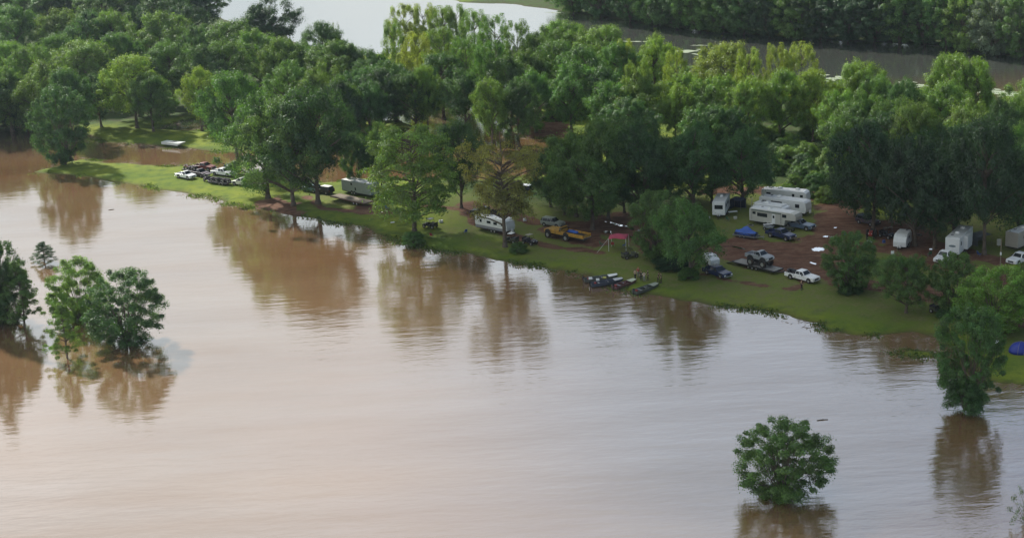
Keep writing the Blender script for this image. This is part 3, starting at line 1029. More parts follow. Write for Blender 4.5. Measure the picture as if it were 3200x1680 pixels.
# the big shade trees round the camp
g = 'shade trees around the camp'
row('the row behind the yellow truck', [('round','mid',1450,296,150,545),('round','dark',1385,355,110,520),('round','mid',1530,290,160,552),('round','mid',1490,385,180,578),('round','dark',1620,300,170,545),('round','dark',1745,290,160,530),
    ('round','dark',1870,310,160,520,'dark tree with a shaggy trunk left of the row of white trailers'),('round','dark',1420,400,100,540),('round','dark',1680,350,130,500),('round','dark',1570,400,120,535),('round','dark',1660,400,110,520),('round','mid',1790,390,120,510)], 20, g)
row('the huge dark group, right camp', [('round','deep',2195,300,190,590),('round','deep',2300,295,190,618),('round','deep',2400,300,190,600),('round','deep',2475,290,180,640),('round','dark',2560,340,150,600),('round','deep',2240,350,150,560),('round','deep',2150,380,120,545),
    ('round','deep',2350,370,150,625),('round','dark',2600,320,140,560)], 20, g)
row('the bank beyond the parked pickups', [('round','mid',600,176,165,420,'tall mid green tree behind the parked pickups',20),('round','dark',905,330,90,478,'small dark tree behind the grey trailer'),('round','mid',960,300,80,470),
    ('round','dark',1160,296,130,523,'dark thick-trunked tree right of the feathery cypress')], 18, g)
row('the shore in front of the grey trailer', [('round','mid',674,208,200,497,'left tree of the large three-trunked group on the shore'),('round','mid',738,240,190,516,'middle tree of the large three-trunked group on the shore'),
    ('round','dark',800,205,220,512,'right tree of the large three-trunked group on the shore'),
    ('cypress','light',1042,318,225,584,'wide feathery light green cypress beside the black side-by-side'),
    ('sparse','gold',1270,314,185,620,'golden open-crowned cypress with limbs showing in front of the white camper'),
    ('full','dark',165,218,140,412,'thick dark tree alone at the left tip of the grass spit')], 22, g)
row('the bank in front of the muddy lot', [('full','mid',1655,482,130,650,'left half of the leafy pair beside the blue pickup'),('round','mid',1738,484,155,698,'taller half of the leafy pair beside the blue pickup'),
    ('full','mid',2140,584,128,732,'round leafy tree in front of the muddy lot beside the white pickup'),('round','mid',2278,622,128,786,'small tree with a bare straight trunk on the lawn'),
    ('full','mid',2400,640,120,790,'slim tree between the lawn tree and the bright-topped tree'),('full','bright',2505,672,185,835,'bright-topped tree at the right edge above the blue tent'),
    ('round','mid',2600,650,130,800,'leafy tree cut by the right edge of the photo'),
    ('full','mid',2440,768,172,1018,'ragged tree standing in the water near the right edge')], 12, g)
# trees standing in the flood
g = 'trees standing in the flood water'
for a in [('full','mid',1970,1066,226,1250,'lone round green tree standing in water at the lower right'),('full','light',202,652,140,812,'lighter green tree, left one of the two round flooded trees'),
          ('full','dark',322,682,185,868,'dense dark tree, right one of the two round flooded trees'),('pine','light',170,762,108,906,'small pine with a bare reddish trunk in front of the flooded pair'),
          ('pine','mid',62,655,125,828,'leaning pine left of the flooded pair'),('pine','pine',112,608,78,664,'tiny pine alone in the water by the left edge'),
          ('pine','dark',-6,535,110,822,'tallest pine cut by the left edge of the photo'),('full','dark',15,610,130,815,'dark bushy tree at the left edge below the tallest pine'),
          ('pine','dark',-50,560,130,815,'dark pine mostly outside the left edge'),('full','dark',-40,690,120,826,'low dark tree against the left edge, lowest of its clump'),
          ('twiggy','grey',2585,1175,110,1330,'pale twiggy willow at the lower right edge')]:
    tree(a[0], a[1], a[2], a[3], a[4], a[5], 12, a[6], g, -0.4)
for a in [('bush','mid',1040,572,62,612,'weedy clump round the foot of the feathery cypress'),('bush','mid',1305,604,50,634,'weedy clump round the foot of the golden cypress'),
          ('bush','deep',1690,640,110,672,'dark undergrowth between the leafy pair and the lot'),('bush','mid',1730,665,60,700,'undergrowth at the trunk of the taller leafy tree'),
          ('bush','dark',2138,700,70,735,'undergrowth at the foot of the round lawn tree'),('bush','dark',2385,768,70,800,'bush at the foot of the slim lawn tree'),
          ('bush','dark',2425,930,100,1030,'low bushy growth in the water round the ragged tree'),('bush','gold',905,305,90,340,'yellow-green bush on the grass strip across the middle')]:
    tree(a[0], a[1], a[2], a[3], a[4], a[5], 3, a[6], 'undergrowth on the camp side', GZ)
# the far bank of the river
g = 'trees of the far river bank'
fr_ = random.Random(77)
for r_, (dy, dh, nm) in enumerate([(0, 21, 'front row, far bank'), (-34, 25, 'second row, far bank'), (-66, 25, 'rear row, far bank')]):
    items = []
    bx = np.array([1430, 1600, 1800, 2000, 2200, 2500, 2700, 2900, 3050, 3200, 3500])/K
    by = np.array([8, 16, 42, 72, 98, 122, 131, 141, 164, 182, 230])/K
    x = 1440+r_*23
    while x < 2680:
        if not (r_ > 0 and (2085 < x < 2128 or 2235 < x < 2285)):
            yb = float(np.interp(x, bx, by))+dy-2
            kind = 'full' if r_ == 0 else fr_.choice(['round', 'round', 'tall', 'full'])
            col = fr_.choice(['dark', 'dark', 'mid', 'mid', 'deep', 'mid' if x < 2200 else 'light'])
            if x > 2470 and r_ == 0 and x < 2520: col = 'grey'
            items.append((kind, col, x, 0, fr_.uniform(120, 160), yb, None, dh*fr_.uniform(0.75, 1.05)))
        x += fr_.uniform(52, 74)
    for i, it in enumerate(items):
        p = at(it[2]*K, it[5]*K, GZ)
        q = proj(p+Vector((0, 0, it[7])))
        nth = ORD[i]
        tree(it[0], it[1], it[2], q[1]/K, it[4], it[5], 20, f'{WORD[it[1]]} {KSHAPE[it[0]]} tree, {nth} from the left in the {nm}', g, GZ)

# ------------------------------------------------------------------ vehicles, trailers, boats, people
GLASS = mat('dark_glass', (0.02, 0.025, 0.03), 0.12, 0, 0.1, 2)
RUBBER = mat('tyre_rubber', (0.02, 0.019, 0.018), 0.85, 0, 0.2, 8, dirt=0.4)
STEEL = mat('wheel_steel', (0.42, 0.42, 0.42), 0.4, 0.6, 0.1, 6)
DARKM = mat('dark_metal', (0.03, 0.03, 0.033), 0.55, 0.2, 0.2, 5)
GREYM = mat('grey_metal', (0.22, 0.22, 0.23), 0.5, 0.4, 0.2, 5)
CHROME = mat('chrome', (0.6, 0.6, 0.6), 0.25, 0.9, 0.05, 5)
WHITE = mat('white_paint', (0.78, 0.78, 0.76), 0.35, 0, 0.04, 2)
WHITED = mat('white_panel', (0.74, 0.75, 0.74), 0.5, 0, 0.08, 1.2)
ROOFM = mat('roof_membrane', (0.72, 0.72, 0.70), 0.7, 0, 0.12, 1.5)
LAMPM = mat('lamp_lens', (0.75, 0.75, 0.7), 0.15, 0, 0.05, 4)
REDL = mat('red_lens', (0.35, 0.02, 0.02), 0.2, 0, 0.05, 4)
SEAT = mat('seat_vinyl', (0.035, 0.035, 0.04), 0.7, 0, 0.2, 5)
WOODM = mat('weathered_wood', (0.22, 0.18, 0.13), 0.9, 0, 0.35, 2.5)
PI = math.pi

def ground_pose(cx, cy, hx, hy, z=GZ):
    """centre pixel and a second ground pixel in front of it -> location and heading"""
    a, b = at(cx, cy, z), at(hx, hy, z)
    return a, math.atan2(b.y-a.y, b.x-a.x)
_wc = {}
def wheel(root, x, y, z, r, w=0.24, name='wheel', rimmat=None):
    k = (round(r, 2), round(w, 2), rimmat.name if rimmat else '')
    if k not in _wc:
        a, b = MB(), MB()
        n = 18
        prof = [(r*0.55, -w/2), (r*0.93, -w/2), (r, -w*0.36), (r, w*0.36), (r*0.93, w/2), (r*0.55, w/2)]
        vs = [(rr_*math.cos(2*PI*i/n), yy, rr_*math.sin(2*PI*i/n)) for rr_, yy in prof for i in range(n)]
        m = len(prof)
        fs = [(j*n+i, j*n+(i+1) % n, ((j+1) % m)*n+(i+1) % n, ((j+1) % m)*n+i) for j in range(m) for i in range(n)]
        a.add(vs, fs)
        b.tube((0, -w*0.40, 0), (0, w*0.40, 0), r*0.56, r*0.56, 14)
        b.tube((0, -w*0.47, 0), (0, w*0.47, 0), r*0.16, r*0.16, 8)
        _wc[k] = (a.mesh('wheel', RUBBER, True), b.mesh('rim', rimmat or STEEL))
    t_, r_ = _wc[k]
    o = put(name, t_, root, (x, y, z))
    put('rim', r_, o)
    return o

def pickup(loc, rz, paint, label, L=5.9, crew=True, lift=0.0, wr=0.40, ww=0.26, group=None, cat='pickup truck', name='pickup_truck', cap=False,
           longcab=None, rear_axle=None, W=1.98, rim=None):
    root = empty(name, loc, rz, label, cat, group)
    h = L/2
    z0 = wr*0.9+lift
    b = MB()
    cabx0 = -0.85 if crew else -0.25
    if longcab: cabx0 = longcab
    fx = h
    cf = 1.15                                         # foot of the windscreen
    # front half: cab floor, wings, bonnet
    b.prism([(cabx0-0.05, z0), (cabx0-0.05, z0+0.72), (cf, z0+0.74), (fx-0.25, z0+0.62), (fx-0.02, z0+0.50), (fx, z0+0.02), (fx-0.55, z0-0.02), (cf+0.2, z0-0.05)], -W/2, W/2)
    # bed: floor, sides, tailgate
    b.box(-h+0.02, cabx0-0.06, -W/2+0.003, W/2-0.003, z0+0.05, z0+0.20)
    for s in (-1, 1):
        b.prism([(-h, z0+0.03), (-h, z0+0.66), (cabx0-0.055, z0+0.68), (cabx0-0.055, z0-0.02)], s*W/2-(0.11 if s > 0 else 0), s*W/2+(0.11 if s < 0 else 0))
    b.box(-h-0.004, -h+0.07, -W/2+0.12, W/2-0.12, z0+0.10, z0+0.64)
    b.build('body', paint, root, 0.05)
    # greenhouse
    c = MB()
    zt = z0+0.72
    y0, y1 = W/2-0.06, W/2-0.26
    c.hexa([(cabx0, -y0, zt), (cf, -y0, zt+0.02), (cf, y0, zt+0.02), (cabx0, y0, zt)],
           [(cabx0+0.16, -y1, zt+0.62), (cf-0.62, -y1, zt+0.64), (cf-0.62, y1, zt+0.64), (cabx0+0.16, y1, zt+0.62)])
    c.build('cab', paint, root, 0.05)
    def pane(nm, q, off):
        m = MB()
        o = Vector(off)*0.014
        v = [Vector(p)+o for p in q]
        w_ = [Vector(p)-o*2 for p in q]
        m.add(v+w_, [(0, 1, 2, 3), (7, 6, 5, 4), (0, 4, 5, 1), (1, 5, 6, 2), (2, 6, 7, 3), (3, 7, 4, 0)])
        return m.build(nm, GLASS, root)
    def lerp3(a, b_, t_): return tuple(a[i]+(b_[i]-a[i])*t_ for i in range(3))
    A, B, C_, E = (cf, -y0, zt+0.02), (cf, y0, zt+0.02), (cf-0.62, y1, zt+0.64), (cf-0.62, -y1, zt+0.64)
    pane('windscreen', [lerp3(lerp3(A, E, .08), lerp3(B, C_, .08), .06), lerp3(lerp3(A, E, .08), lerp3(B, C_, .08), .94),
                        lerp3(lerp3(A, E, .88), lerp3(B, C_, .88), .92), lerp3(lerp3(A, E, .88), lerp3(B, C_, .88), .08)], (0.7, 0, 0.7))
    A, B, C_, E = (cabx0, -y0, zt), (cabx0, y0, zt), (cabx0+0.16, y1, zt+0.62), (cabx0+0.16, -y1, zt+0.62)
    pane('rear_window', [lerp3(lerp3(A, E, .25), lerp3(B, C_, .25), .1), lerp3(lerp3(A, E, .25), lerp3(B, C_, .25), .9),
                         lerp3(lerp3(A, E, .82), lerp3(B, C_, .82), .9), lerp3(lerp3(A, E, .82), lerp3(B, C_, .82), .1)], (-1, 0, 0.2))
    nw = 2 if (crew or longcab) else 1
    for s in (-1, 1):
        P0, P1 = (cabx0+0.05, s*y0, zt), (cf-0.05, s*y0, zt)
        Q0, Q1 = (cabx0+0.20, s*y1, zt+0.62), (cf-0.66, s*y1, zt+0.62)
        for k in range(nw):
            a0, a1 = (k+0.06)/nw, (k+0.94)/nw
            lo_ = [lerp3(lerp3(P0, Q0, .10), lerp3(P1, Q1, .10), a) for a in (a0, a1)]
            up_ = [lerp3(lerp3(P0, Q0, .84), lerp3(P1, Q1, .84), a) for a in (a1, a0)]
            pane('side_window', lo_+up_, (0, s, 0.25))
    # wheel wells, wheels
    wb0, wb1 = (-h+1.28 if rear_axle is None else rear_axle), h-0.98
    zz = wr
    for x in (wb0, wb1):
        for s in (-1, 1):
            m = MB().tube((x, s*(W/2-0.30), zz+lift*0.6+0.05), (x, s*(W/2+0.012), zz+lift*0.6+0.05), wr*1.16, wr*1.16, 16)
            m.build('wheel_arch', DARKM, root)
            wheel(root, x, s*(W/2-ww*0.30+(0.12 if wr > 0.5 else 0.03)), zz, wr, ww, rimmat=rim)
    m = MB().box(-h+0.4, h-0.3, -0.42, 0.42, max(0.25, wr*0.8), z0+0.06)
    if wr > 0.5:
        for x in (wb0, wb1): m.tube((x, -W/2, wr), (x, W/2, wr), 0.10, 0.10, 8)
    m.build('chassis', DARKM, root)
    MB().box(fx-0.02, fx+0.10, -W/2+0.04, W/2-0.04, z0-0.06, z0+0.14).build('front_bumper', CHROME if paint is not MATS.get('black_paint') else DARKM, root, 0.03)
    MB().box(-h-0.13, -h-0.01, -W/2+0.06, W/2-0.06, z0-0.04, z0+0.12).build('rear_bumper', CHROME, root, 0.03)
    MB().box(fx-0.04, fx+0.012, -0.52, 0.52, z0+0.17, z0+0.46).build('grille', DARKM, root)
    for s in (-1, 1):
        MB().box(fx-0.06, fx+0.014, s*0.76-0.17, s*0.76+0.17, z0+0.22, z0+0.44).build('headlight', LAMPM, root)
        MB().box(-h-0.012, -h+0.05, s*(W/2-0.06)-0.05, s*(W/2-0.06)+0.05, z0+0.25, z0+0.60).build('tail_light', REDL, root)
        MB().box(cf-0.45, cf-0.28, s*(W/2+0.02)-(0.20 if s < 0 else 0), s*(W/2+0.02)+(0.20 if s > 0 else 0), z0+0.72, z0+0.94).build('wing_mirror', DARKM, root, 0.02)
    if cap:
        MB().box(-h+0.02, cabx0-0.08, -W/2+0.08, W/2-0.08, z0+0.68, z0+1.28, 0.08, 0.14).build('bed_cap', paint, root, 0.05)
    return root

def suv(loc, rz, paint, label, roof=None, group=None, L=4.7):
    root = empty('sport_utility_vehicle', loc, rz, label, 'car', group)
    W, h, z0, wr = 1.9, L/2, 0.36, 0.37
    MB().prism([(-h, z0+0.05), (-h, z0+0.72), (0.95, z0+0.74), (h-0.2, z0+0.64), (h, z0+0.5), (h, z0+0.02)], -W/2, W/2).build('body', paint, root, 0.06)
    c = MB()
    zt = z0+0.72
    c.hexa([(-h+0.03, -W/2+.06, zt), (0.95, -W/2+.06, zt), (0.95, W/2-.06, zt), (-h+0.03, W/2-.06, zt)],
           [(-h+0.28, -W/2+.24, zt+.58), (0.30, -W/2+.24, zt+.6), (0.30, W/2-.24, zt+.6), (-h+0.28, W/2-.24, zt+.58)])
    c.build('greenhouse', GLASS, root, 0.03)
    MB().box(-h+0.26, 0.34, -W/2+.22, W/2-.22, zt+.56, zt+.64, 0.05, 0.05).build('roof', roof or paint, root, 0.03)
    for s in (-1, 1):
        m = MB()
        for x in (-h+0.45, -0.75, 0.1):
            m.tube((x, s*(W/2-.05), zt-.02), (x+0.10, s*(W/2-.23), zt+.6), 0.05, 0.05, 5)
        m.build('window_pillars', paint, root)
        for x in (-h+0.9, h-0.9):
            MB().tube((x, s*(W/2-.3), wr+.04), (x, s*(W/2+.01), wr+.04), wr*1.15, wr*1.15, 14).build('wheel_arch', DARKM, root)
            wheel(root, x, s*(W/2-.06), wr, wr, 0.23)
        MB().box(h-.05, h+.014, s*.7-.16, s*.7+.16, z0+.3, z0+.5).build('headlight', LAMPM, root)
        MB().box(-h-.012, -h+.05, s*(W/2-.1)-.06, s*(W/2-.1)+.06, z0+.3, z0+.65).build('tail_light', REDL, root)
    MB().box(h-.02, h+.08, -W/2+.05, W/2-.05, z0-.02, z0+.16).build('front_bumper', DARKM, root, 0.02)
    return root

def side_by_side(loc, rz, paint, label, roof=None, name='utility_buggy', windscreen=True, group=None):
    root = empty(name, loc, rz, label, 'buggy', group)
    MB().prism([(-1.45, .42), (-1.45, .95), (-.45, .95), (-.42, .50), (.55, .50), (.6, .98), (1.35, .82), (1.5, .62), (1.45, .42)], -.66, .66).build('body', paint, root, 0.04)
    m = MB()
    for s in (-1, 1):
        m.path([(.62, s*.62, .95), (.25, s*.60, 1.78), (-.50, s*.60, 1.80), (-.62, s*.62, .95)], 0.03)
    m.tube((.25, -.6, 1.78), (.25, .6, 1.78), .03).tube((-.5, -.6, 1.8), (-.5, .6, 1.8), .03)
    m.build('roll_cage', DARKM, root)
    if roof:
        MB().box(-.60, .36, -.66, .66, 1.80, 1.86).build('roof_panel', roof, root, 0.02)
    for y in (-.32, .32):
        MB().box(-.40, .06, y-.24, y+.24, .50, .70).box(-.48, -.36, y-.24, y+.24, .60, 1.18).build('seat', SEAT, root, 0.03)
    MB().tube((.45, .32, .95), (.28, .32, 1.10), .02).tube((.27, .32, 1.08), (.30, .32, 1.12), .15, .15, 12).build('steering_wheel', DARKM, root)
    MB().box(-1.44, -.52, -.62, .62, .96, 1.02).box(-1.46, -1.40, -.64, .64, .96, 1.22).build('cargo_box', DARKM, root)
    for x in (-1.0, 1.0):
        for s in (-1, 1):
            wheel(root, x, s*.70, .34, .34, .26)
            MB().box(x-.38, x+.38, s*.70-.15, s*.70+.15, .70, .75, .06, .02).build('mudguard', paint, root, 0.02)
        MB().tube((x, -.66, .36), (x, .66, .36), .04).build('axle', DARKM, root)
    for s in (-1, 1):
        MB().tube((1.42, s*.42, .74), (1.50, s*.42, .74), .08, .08, 10).build('headlight', LAMPM, root)
    return root

def quad(loc, rz, paint, label, group=None):
    root = empty('quad_bike', loc, rz, label, 'quad bike', group)
    MB().prism([(-.8, .55), (-.75, .82), (-.25, .78), (.15, .86), (.45, .88), (.85, .72), (.9, .55), (.2, .35), (-.3, .35)], -.20, .20).build('body', paint, root, 0.03)
    for x in (-.6, .6):
        MB().box(x-.34, x+.34, -.52, .52, .68, .73, .05, .04).build('mudguard', paint, root, 0.02)
        m = MB()
        for k in range(4): m.tube((x-.28+k*.18, -.36, .84), (x-.28+k*.18, .36, .84), .018, .018, 5)
        for s in (-1, 1): m.tube((x-.3, s*.36, .84), (x+.3, s*.36, .84), .018, .018, 5).tube((x, s*.36, .72), (x, s*.36, .84), .018, .018, 5)
        m.build('luggage_rack', DARKM, root)
        for s in (-1, 1): wheel(root, x, s*.46, .29, .29, .24)
        MB().tube((x, -.46, .29), (x, .46, .29), .035).build('axle', DARKM, root)
    MB().box(-.55, .12, -.17, .17, .80, .92, .04, .03).build('seat', SEAT, root, 0.03)
    MB().tube((.36, 0, .85), (.22, 0, 1.10), .03).path([(.10, -.36, 1.08), (.22, -.12, 1.12), (.22, .12, 1.12), (.10, .36, 1.08)], .02).build('handlebar', DARKM, root)
    return root

def camper(loc, rz, L, label, W=2.45, H=2.35, z0=0.62, panel=None, stripe=None, name='travel_trailer', cat='camper trailer', fifth=False, ac=1, windows=(), door=None,
           axle=-0.3, nose='round', band=None, rear_oval=False, awning=False, slide=None, jack=True, group=None):
    """body runs along X, front at +X; windows: (side, x, z, w, h); side -1 is the right flank (y<0)"""
    root = empty(name, loc, rz, label, cat, group)
    h = L/2
    panel = panel or WHITED
    z1 = z0+H
    if fifth:
        prof = [(-h, z0), (-h, z1-.12), (-h+.12, z1), (h-.9, z1+.10), (h-.25, z1-.02), (h, z1-.65), (h-.1, z0+1.15), (h-2.3, z0+1.05), (h-2.5, z0)]
    elif nose == 'round':
        prof = [(-h, z0), (-h, z1-.15), (-h+.15, z1), (h-.7, z1), (h-.2, z1-.35), (h, z0+.9), (h-.12, z0+.2), (h-.35, z0)]
    elif nose == 'tear':
        prof = [(-h, z0), (-h-.02, z1-.9), (-h+.25, z1-.3), (-h+.9, z1), (h-1.3, z1), (h-.45, z1-.35), (h, z0+.9), (h-.05, z0)]
    else:
        prof = [(-h, z0), (-h, z1), (h, z1), (h, z0)]
    MB().prism(prof, -W/2, W/2).build('body', panel, root, 0.07)
    MB().box(-h+.18, h-(1.0 if nose != 'box' else .15), -W/2+.10, W/2-.10, z1-.02, z1+.035+(.06 if fifth else 0), .1, .1).build('roof', ROOFM, root, 0.02)
    def slab(nm, s, x0, x1, za, zb, m_, t_=.02):
        y = s*W/2
        return MB().box(x0, x1, min(y, y+s*t_), max(y, y+s*t_), za, zb).build(nm, m_, root)
    for s, x, z, w, hh in windows:
        f = slab('window', s, x-w/2, x+w/2, z0+z, z0+z+hh, GLASS, .025)
    if door:
        s, x = door
        d = slab('door', s, x-.35, x+.35, z0+.05, z0+1.95, WHITED, .035)
        MB().box(x-.20, x+.20, s*W/2+(.036 if s > 0 else -.05), s*W/2+(.05 if s > 0 else -.036), z0+1.15, z0+1.65).build('door_window', GLASS, d)
        MB().box(x-.35, x+.35, min(s*W/2+s*.04, s*W/2+s*.5), max(s*W/2+s*.04, s*W/2+s*.5), z0-.32, z0-.26).build('step', GREYM, root)
    if stripe:
        for s in (-1, 1): slab('stripe', s, -h+.1, h-(2.6 if fifth else .5), z0+.62, z0+.80, stripe, .012)
    if band:
        for s in (-1, 1): slab('lower_panel', s, -h+.05, h-.6, z0+.03, z0+.55, band, .016)
    for k in range(ac):
        x = -h*0.25+k*L*0.38
        MB().box(x-.42, x+.42, -.35, .35, z1+.03, z1+.38, .12, .06).build('air_conditioner', WHITE, root, 0.04)
    MB().box(-h*0.62-.2, -h*0.62+.2, .25, .65, z1+.03, z1+.16).build('roof_vent', GREYM, root, .02)
    if slide:
        s, x0, x1 = slide
        o = MB().box(x0, x1, min(s*W/2, s*(W/2+.75)), max(s*W/2, s*(W/2+.75)), z0+.35, z1-.15).build('slide_out', panel, root, .04)
    if awning:
        MB().tube((-h+.6, -W/2-.10, z1-.20), (h-(3.2 if fifth else 1.4), -W/2-.10, z1-.20), .09, .09, 10).build('awning_roll', mat('awning', (.12, .16, .14), .8), root)
        m = MB()
        for x in (-h+.6, h-(3.2 if fifth else 1.4)): m.tube((x, -W/2-.10, z1-.2), (x, -W/2-.06, z0+.3), .03)
        m.build('awning_arms', GREYM, root)
    if rear_oval:
        m = MB()
        n = 20
        y = [( -h-.022, .62*math.cos(2*PI*i/n), z0+1.45+.20*math.sin(2*PI*i/n)) for i in range(n)]
        y2 = [(-h+.01, p[1], p[2]) for p in y]
        m.add(y+y2, [tuple(range(n-1, -1, -1)), tuple(range(n, 2*n))]+[(i, (i+1) % n, n+(i+1) % n, n+i) for i in range(n)])
        m.build('oval_emblem', mat('emblem_grey', (.16, .20, .22), .5), root)
    m = MB().box(-h+.1, h-(2.6 if fifth else .4), -W/2+.2, W/2-.2, z0-.16, z0+.01)
    for dx in (-.42, .42):
        m.tube((axle+dx, -W/2+.05, .36), (axle+dx, W/2-.05, .36), .06)
        m.box(axle+dx-.08, axle+dx+.08, -W/2+.3, W/2-.3, .36, z0-.1)
    if not fifth:
        m.tube((h-.4, -.7, z0-.1), (h+1.0, 0, z0-.12), .05).tube((h-.4, .7, z0-.1), (h+1.0, 0, z0-.12), .05).tube((h+.9, 0, 0.0), (h+.9, 0, z0+.35), .05)
    else:
        m.tube((h-1.1, 0, z0+1.1), (h-1.1, 0, z0+.55), .14).tube((h-2.6, -.9, 0), (h-2.6, -.9, z0), .07).tube((h-2.6, .9, 0), (h-2.6, .9, z0), .07)
    m.build('chassis', DARKM, root)
    if not fifth and jack:
        m = MB()
        for s in (-1, 1): m.tube((h+.25, s*.17, z0-.05), (h+.25, s*.17, z0+.5), .16, .16, 12)
        m.build('gas_bottles', WHITE, root, .03)
    for dx in (-.42, .42):
        for s in (-1, 1):
            wheel(root, axle+dx, s*(W/2-.06), .36, .36, .22)
            MB().tube((axle+dx, s*(W/2-.25), .46), (axle+dx, s*(W/2+.012), .46), .43, .43, 14).build('wheel_arch', DARKM, root)
    return root

def flat_trailer(loc, rz, L, label, W=2.45, zd=0.95, ramps=True, deck=None, wr=.38, gooseneck=False, frame=None, name='flatbed_trailer', tail=True, axx=None, group=None):
    root = empty(name, loc, rz, label, 'trailer', group)
    h = L/2
    m = MB()
    n = int(L/0.30)
    for i in range(n):
        x0 = -h+i*L/n
        m.box(x0+.012, x0+L/n-.012, -W/2+.06, W/2-.06, zd-.05, zd+(.004 if i % 2 else 0))
    m.build('deck', deck or WOODM, root)
    m = MB()
    for s in (-1, 1):
        m.box(-h, h, s*W/2-.06, s*W/2+.06, zd-.20, zd+.02)
        m.box(-h, h, s*.45-.05, s*.45+.05, zd-.30, zd-.06)
    m.box(-h-.06, -h, -W/2, W/2, zd-.2, zd+.01).box(h, h+.06, -W/2, W/2, zd-.2, zd+.01)
    if gooseneck:
        m.box(h-.2, h+.9, -.5, .5, zd+.55, zd+.75).box(h-.1, h+.05, -.5, .5, zd, zd+.6).tube((h+.8, 0, zd+.6), (h+.8, 0, zd-.05), .08)
    else:
        m.tube((h, -.8, zd-.15), (h+1.5, 0, .55), .06).tube((h, .8, zd-.15), (h+1.5, 0, .55), .06).tube((h+1.3, 0, 0), (h+1.3, 0, .9), .04)
    m.build('frame', frame or DARKM, root)
    if axx is None: axx = [-h+1.4, -h+2.3]
    for x in axx:
        for s in (-1, 1): wheel(root, x, s*(W/2-.18), wr, wr, .26)
        MB().tube((x, -W/2+.1, wr), (x, W/2-.1, wr), .06).build('axle', DARKM, root)
    if ramps:
        for s in (-1, 1):
            MB().hexa([(-h-1.7, s*.75-.35, .02), (-h, s*.75-.35, zd-.15), (-h, s*.75+.35, zd-.15), (-h-1.7, s*.75+.35, .02)],
                      [(-h-1.7, s*.75-.35, .08), (-h, s*.75-.35, zd-.06), (-h, s*.75+.35, zd-.06), (-h-1.7, s*.75+.35, .08)]).build('ramp', frame or DARKM, root)
    for s in (-1, 1):
        MB().box(-h-.07, -h-.055, s*(W/2-.2)-.1, s*(W/2-.2)+.1, zd-.16, zd-.04).build('tail_light', REDL, root)
    return root

def jon_boat(loc, rz, L, hull, label, deck=None, tilt=0.03, group='boats drawn up on the shore'):
    root = empty('flat_bottomed_boat', loc, rz, label, 'boat', group)
    root.rotation_euler = (0, -tilt, rz)
    W = 1.6
    secs = [(-L/2, .74, .0, .52), (-L/4, .80, -.02, .52), (L/6, .80, 0.0, .54), (L*.38, .66, .14, .60), (L/2, .46, .40, .66)]
    m = MB()
    vs = []
    for x, hw, zb, zt in secs:
        vs += [(x, -hw, zt), (x, -hw*.82, zb), (x, hw*.82, zb), (x, hw, zt), (x, hw-.06, zt), (x, hw*.82-.05, zb+.06), (x, -hw*.82+.05, zb+.06), (x, -hw+.06, zt)]
    fs = []
    for i in range(len(secs)-1):
        for k in range(8):
            a, b_ = i*8+k, i*8+(k+1) % 8
            fs.append((a, b_, b_+8, a+8))
    fs.append(tuple(range(7, -1, -1)))
    fs.append(tuple(range(len(vs)-8, len(vs))))
    m.add(vs, fs)
    m.box(-L/2+.0, -L/2+.06, -.70, .70, .04, .50)
    m.build('hull', hull, root)
    MB().hexa([(L*.22, -.72, .50), (L*.49, -.44, .60), (L*.49, .44, .60), (L*.22, .72, .50)], [(L*.22, -.72, .55), (L*.49, -.44, .65), (L*.49, .44, .65), (L*.22, .72, .55)]).build('foredeck', deck or GREYM, root)
    for x in (-L*.26, 0.1):
        MB().box(x-.16, x+.16, -.68, .68, .34, .40).box(x-.14, x+.14, -.2, .2, .06, .34).build('bench', GREYM, root)
    MB().box(-.35, -.02, -.62, -.20, .10, .78, .03, .03).build('console', hull, root, .03)
    o = MB().box(-L/2-.36, -L/2-.02, -.17, .17, .62, 1.0, .05, .04).build('outboard_motor', DARKM, root, .05)
    MB().box(-L/2-.26, -L/2-.12, -.05, .05, -.25, .62).tube((-L/2-.32, 0, -.2), (-L/2-.02, 0, -.2), .07, .04, 8).build('outboard_leg', DARKM, o)
    MB().box(-L*.38, -L*.38+.34, .22, .62, .10, .42).build('fuel_tank', mat('fuel_red', (.35, .04, .03), .5), root, .03)
    return root

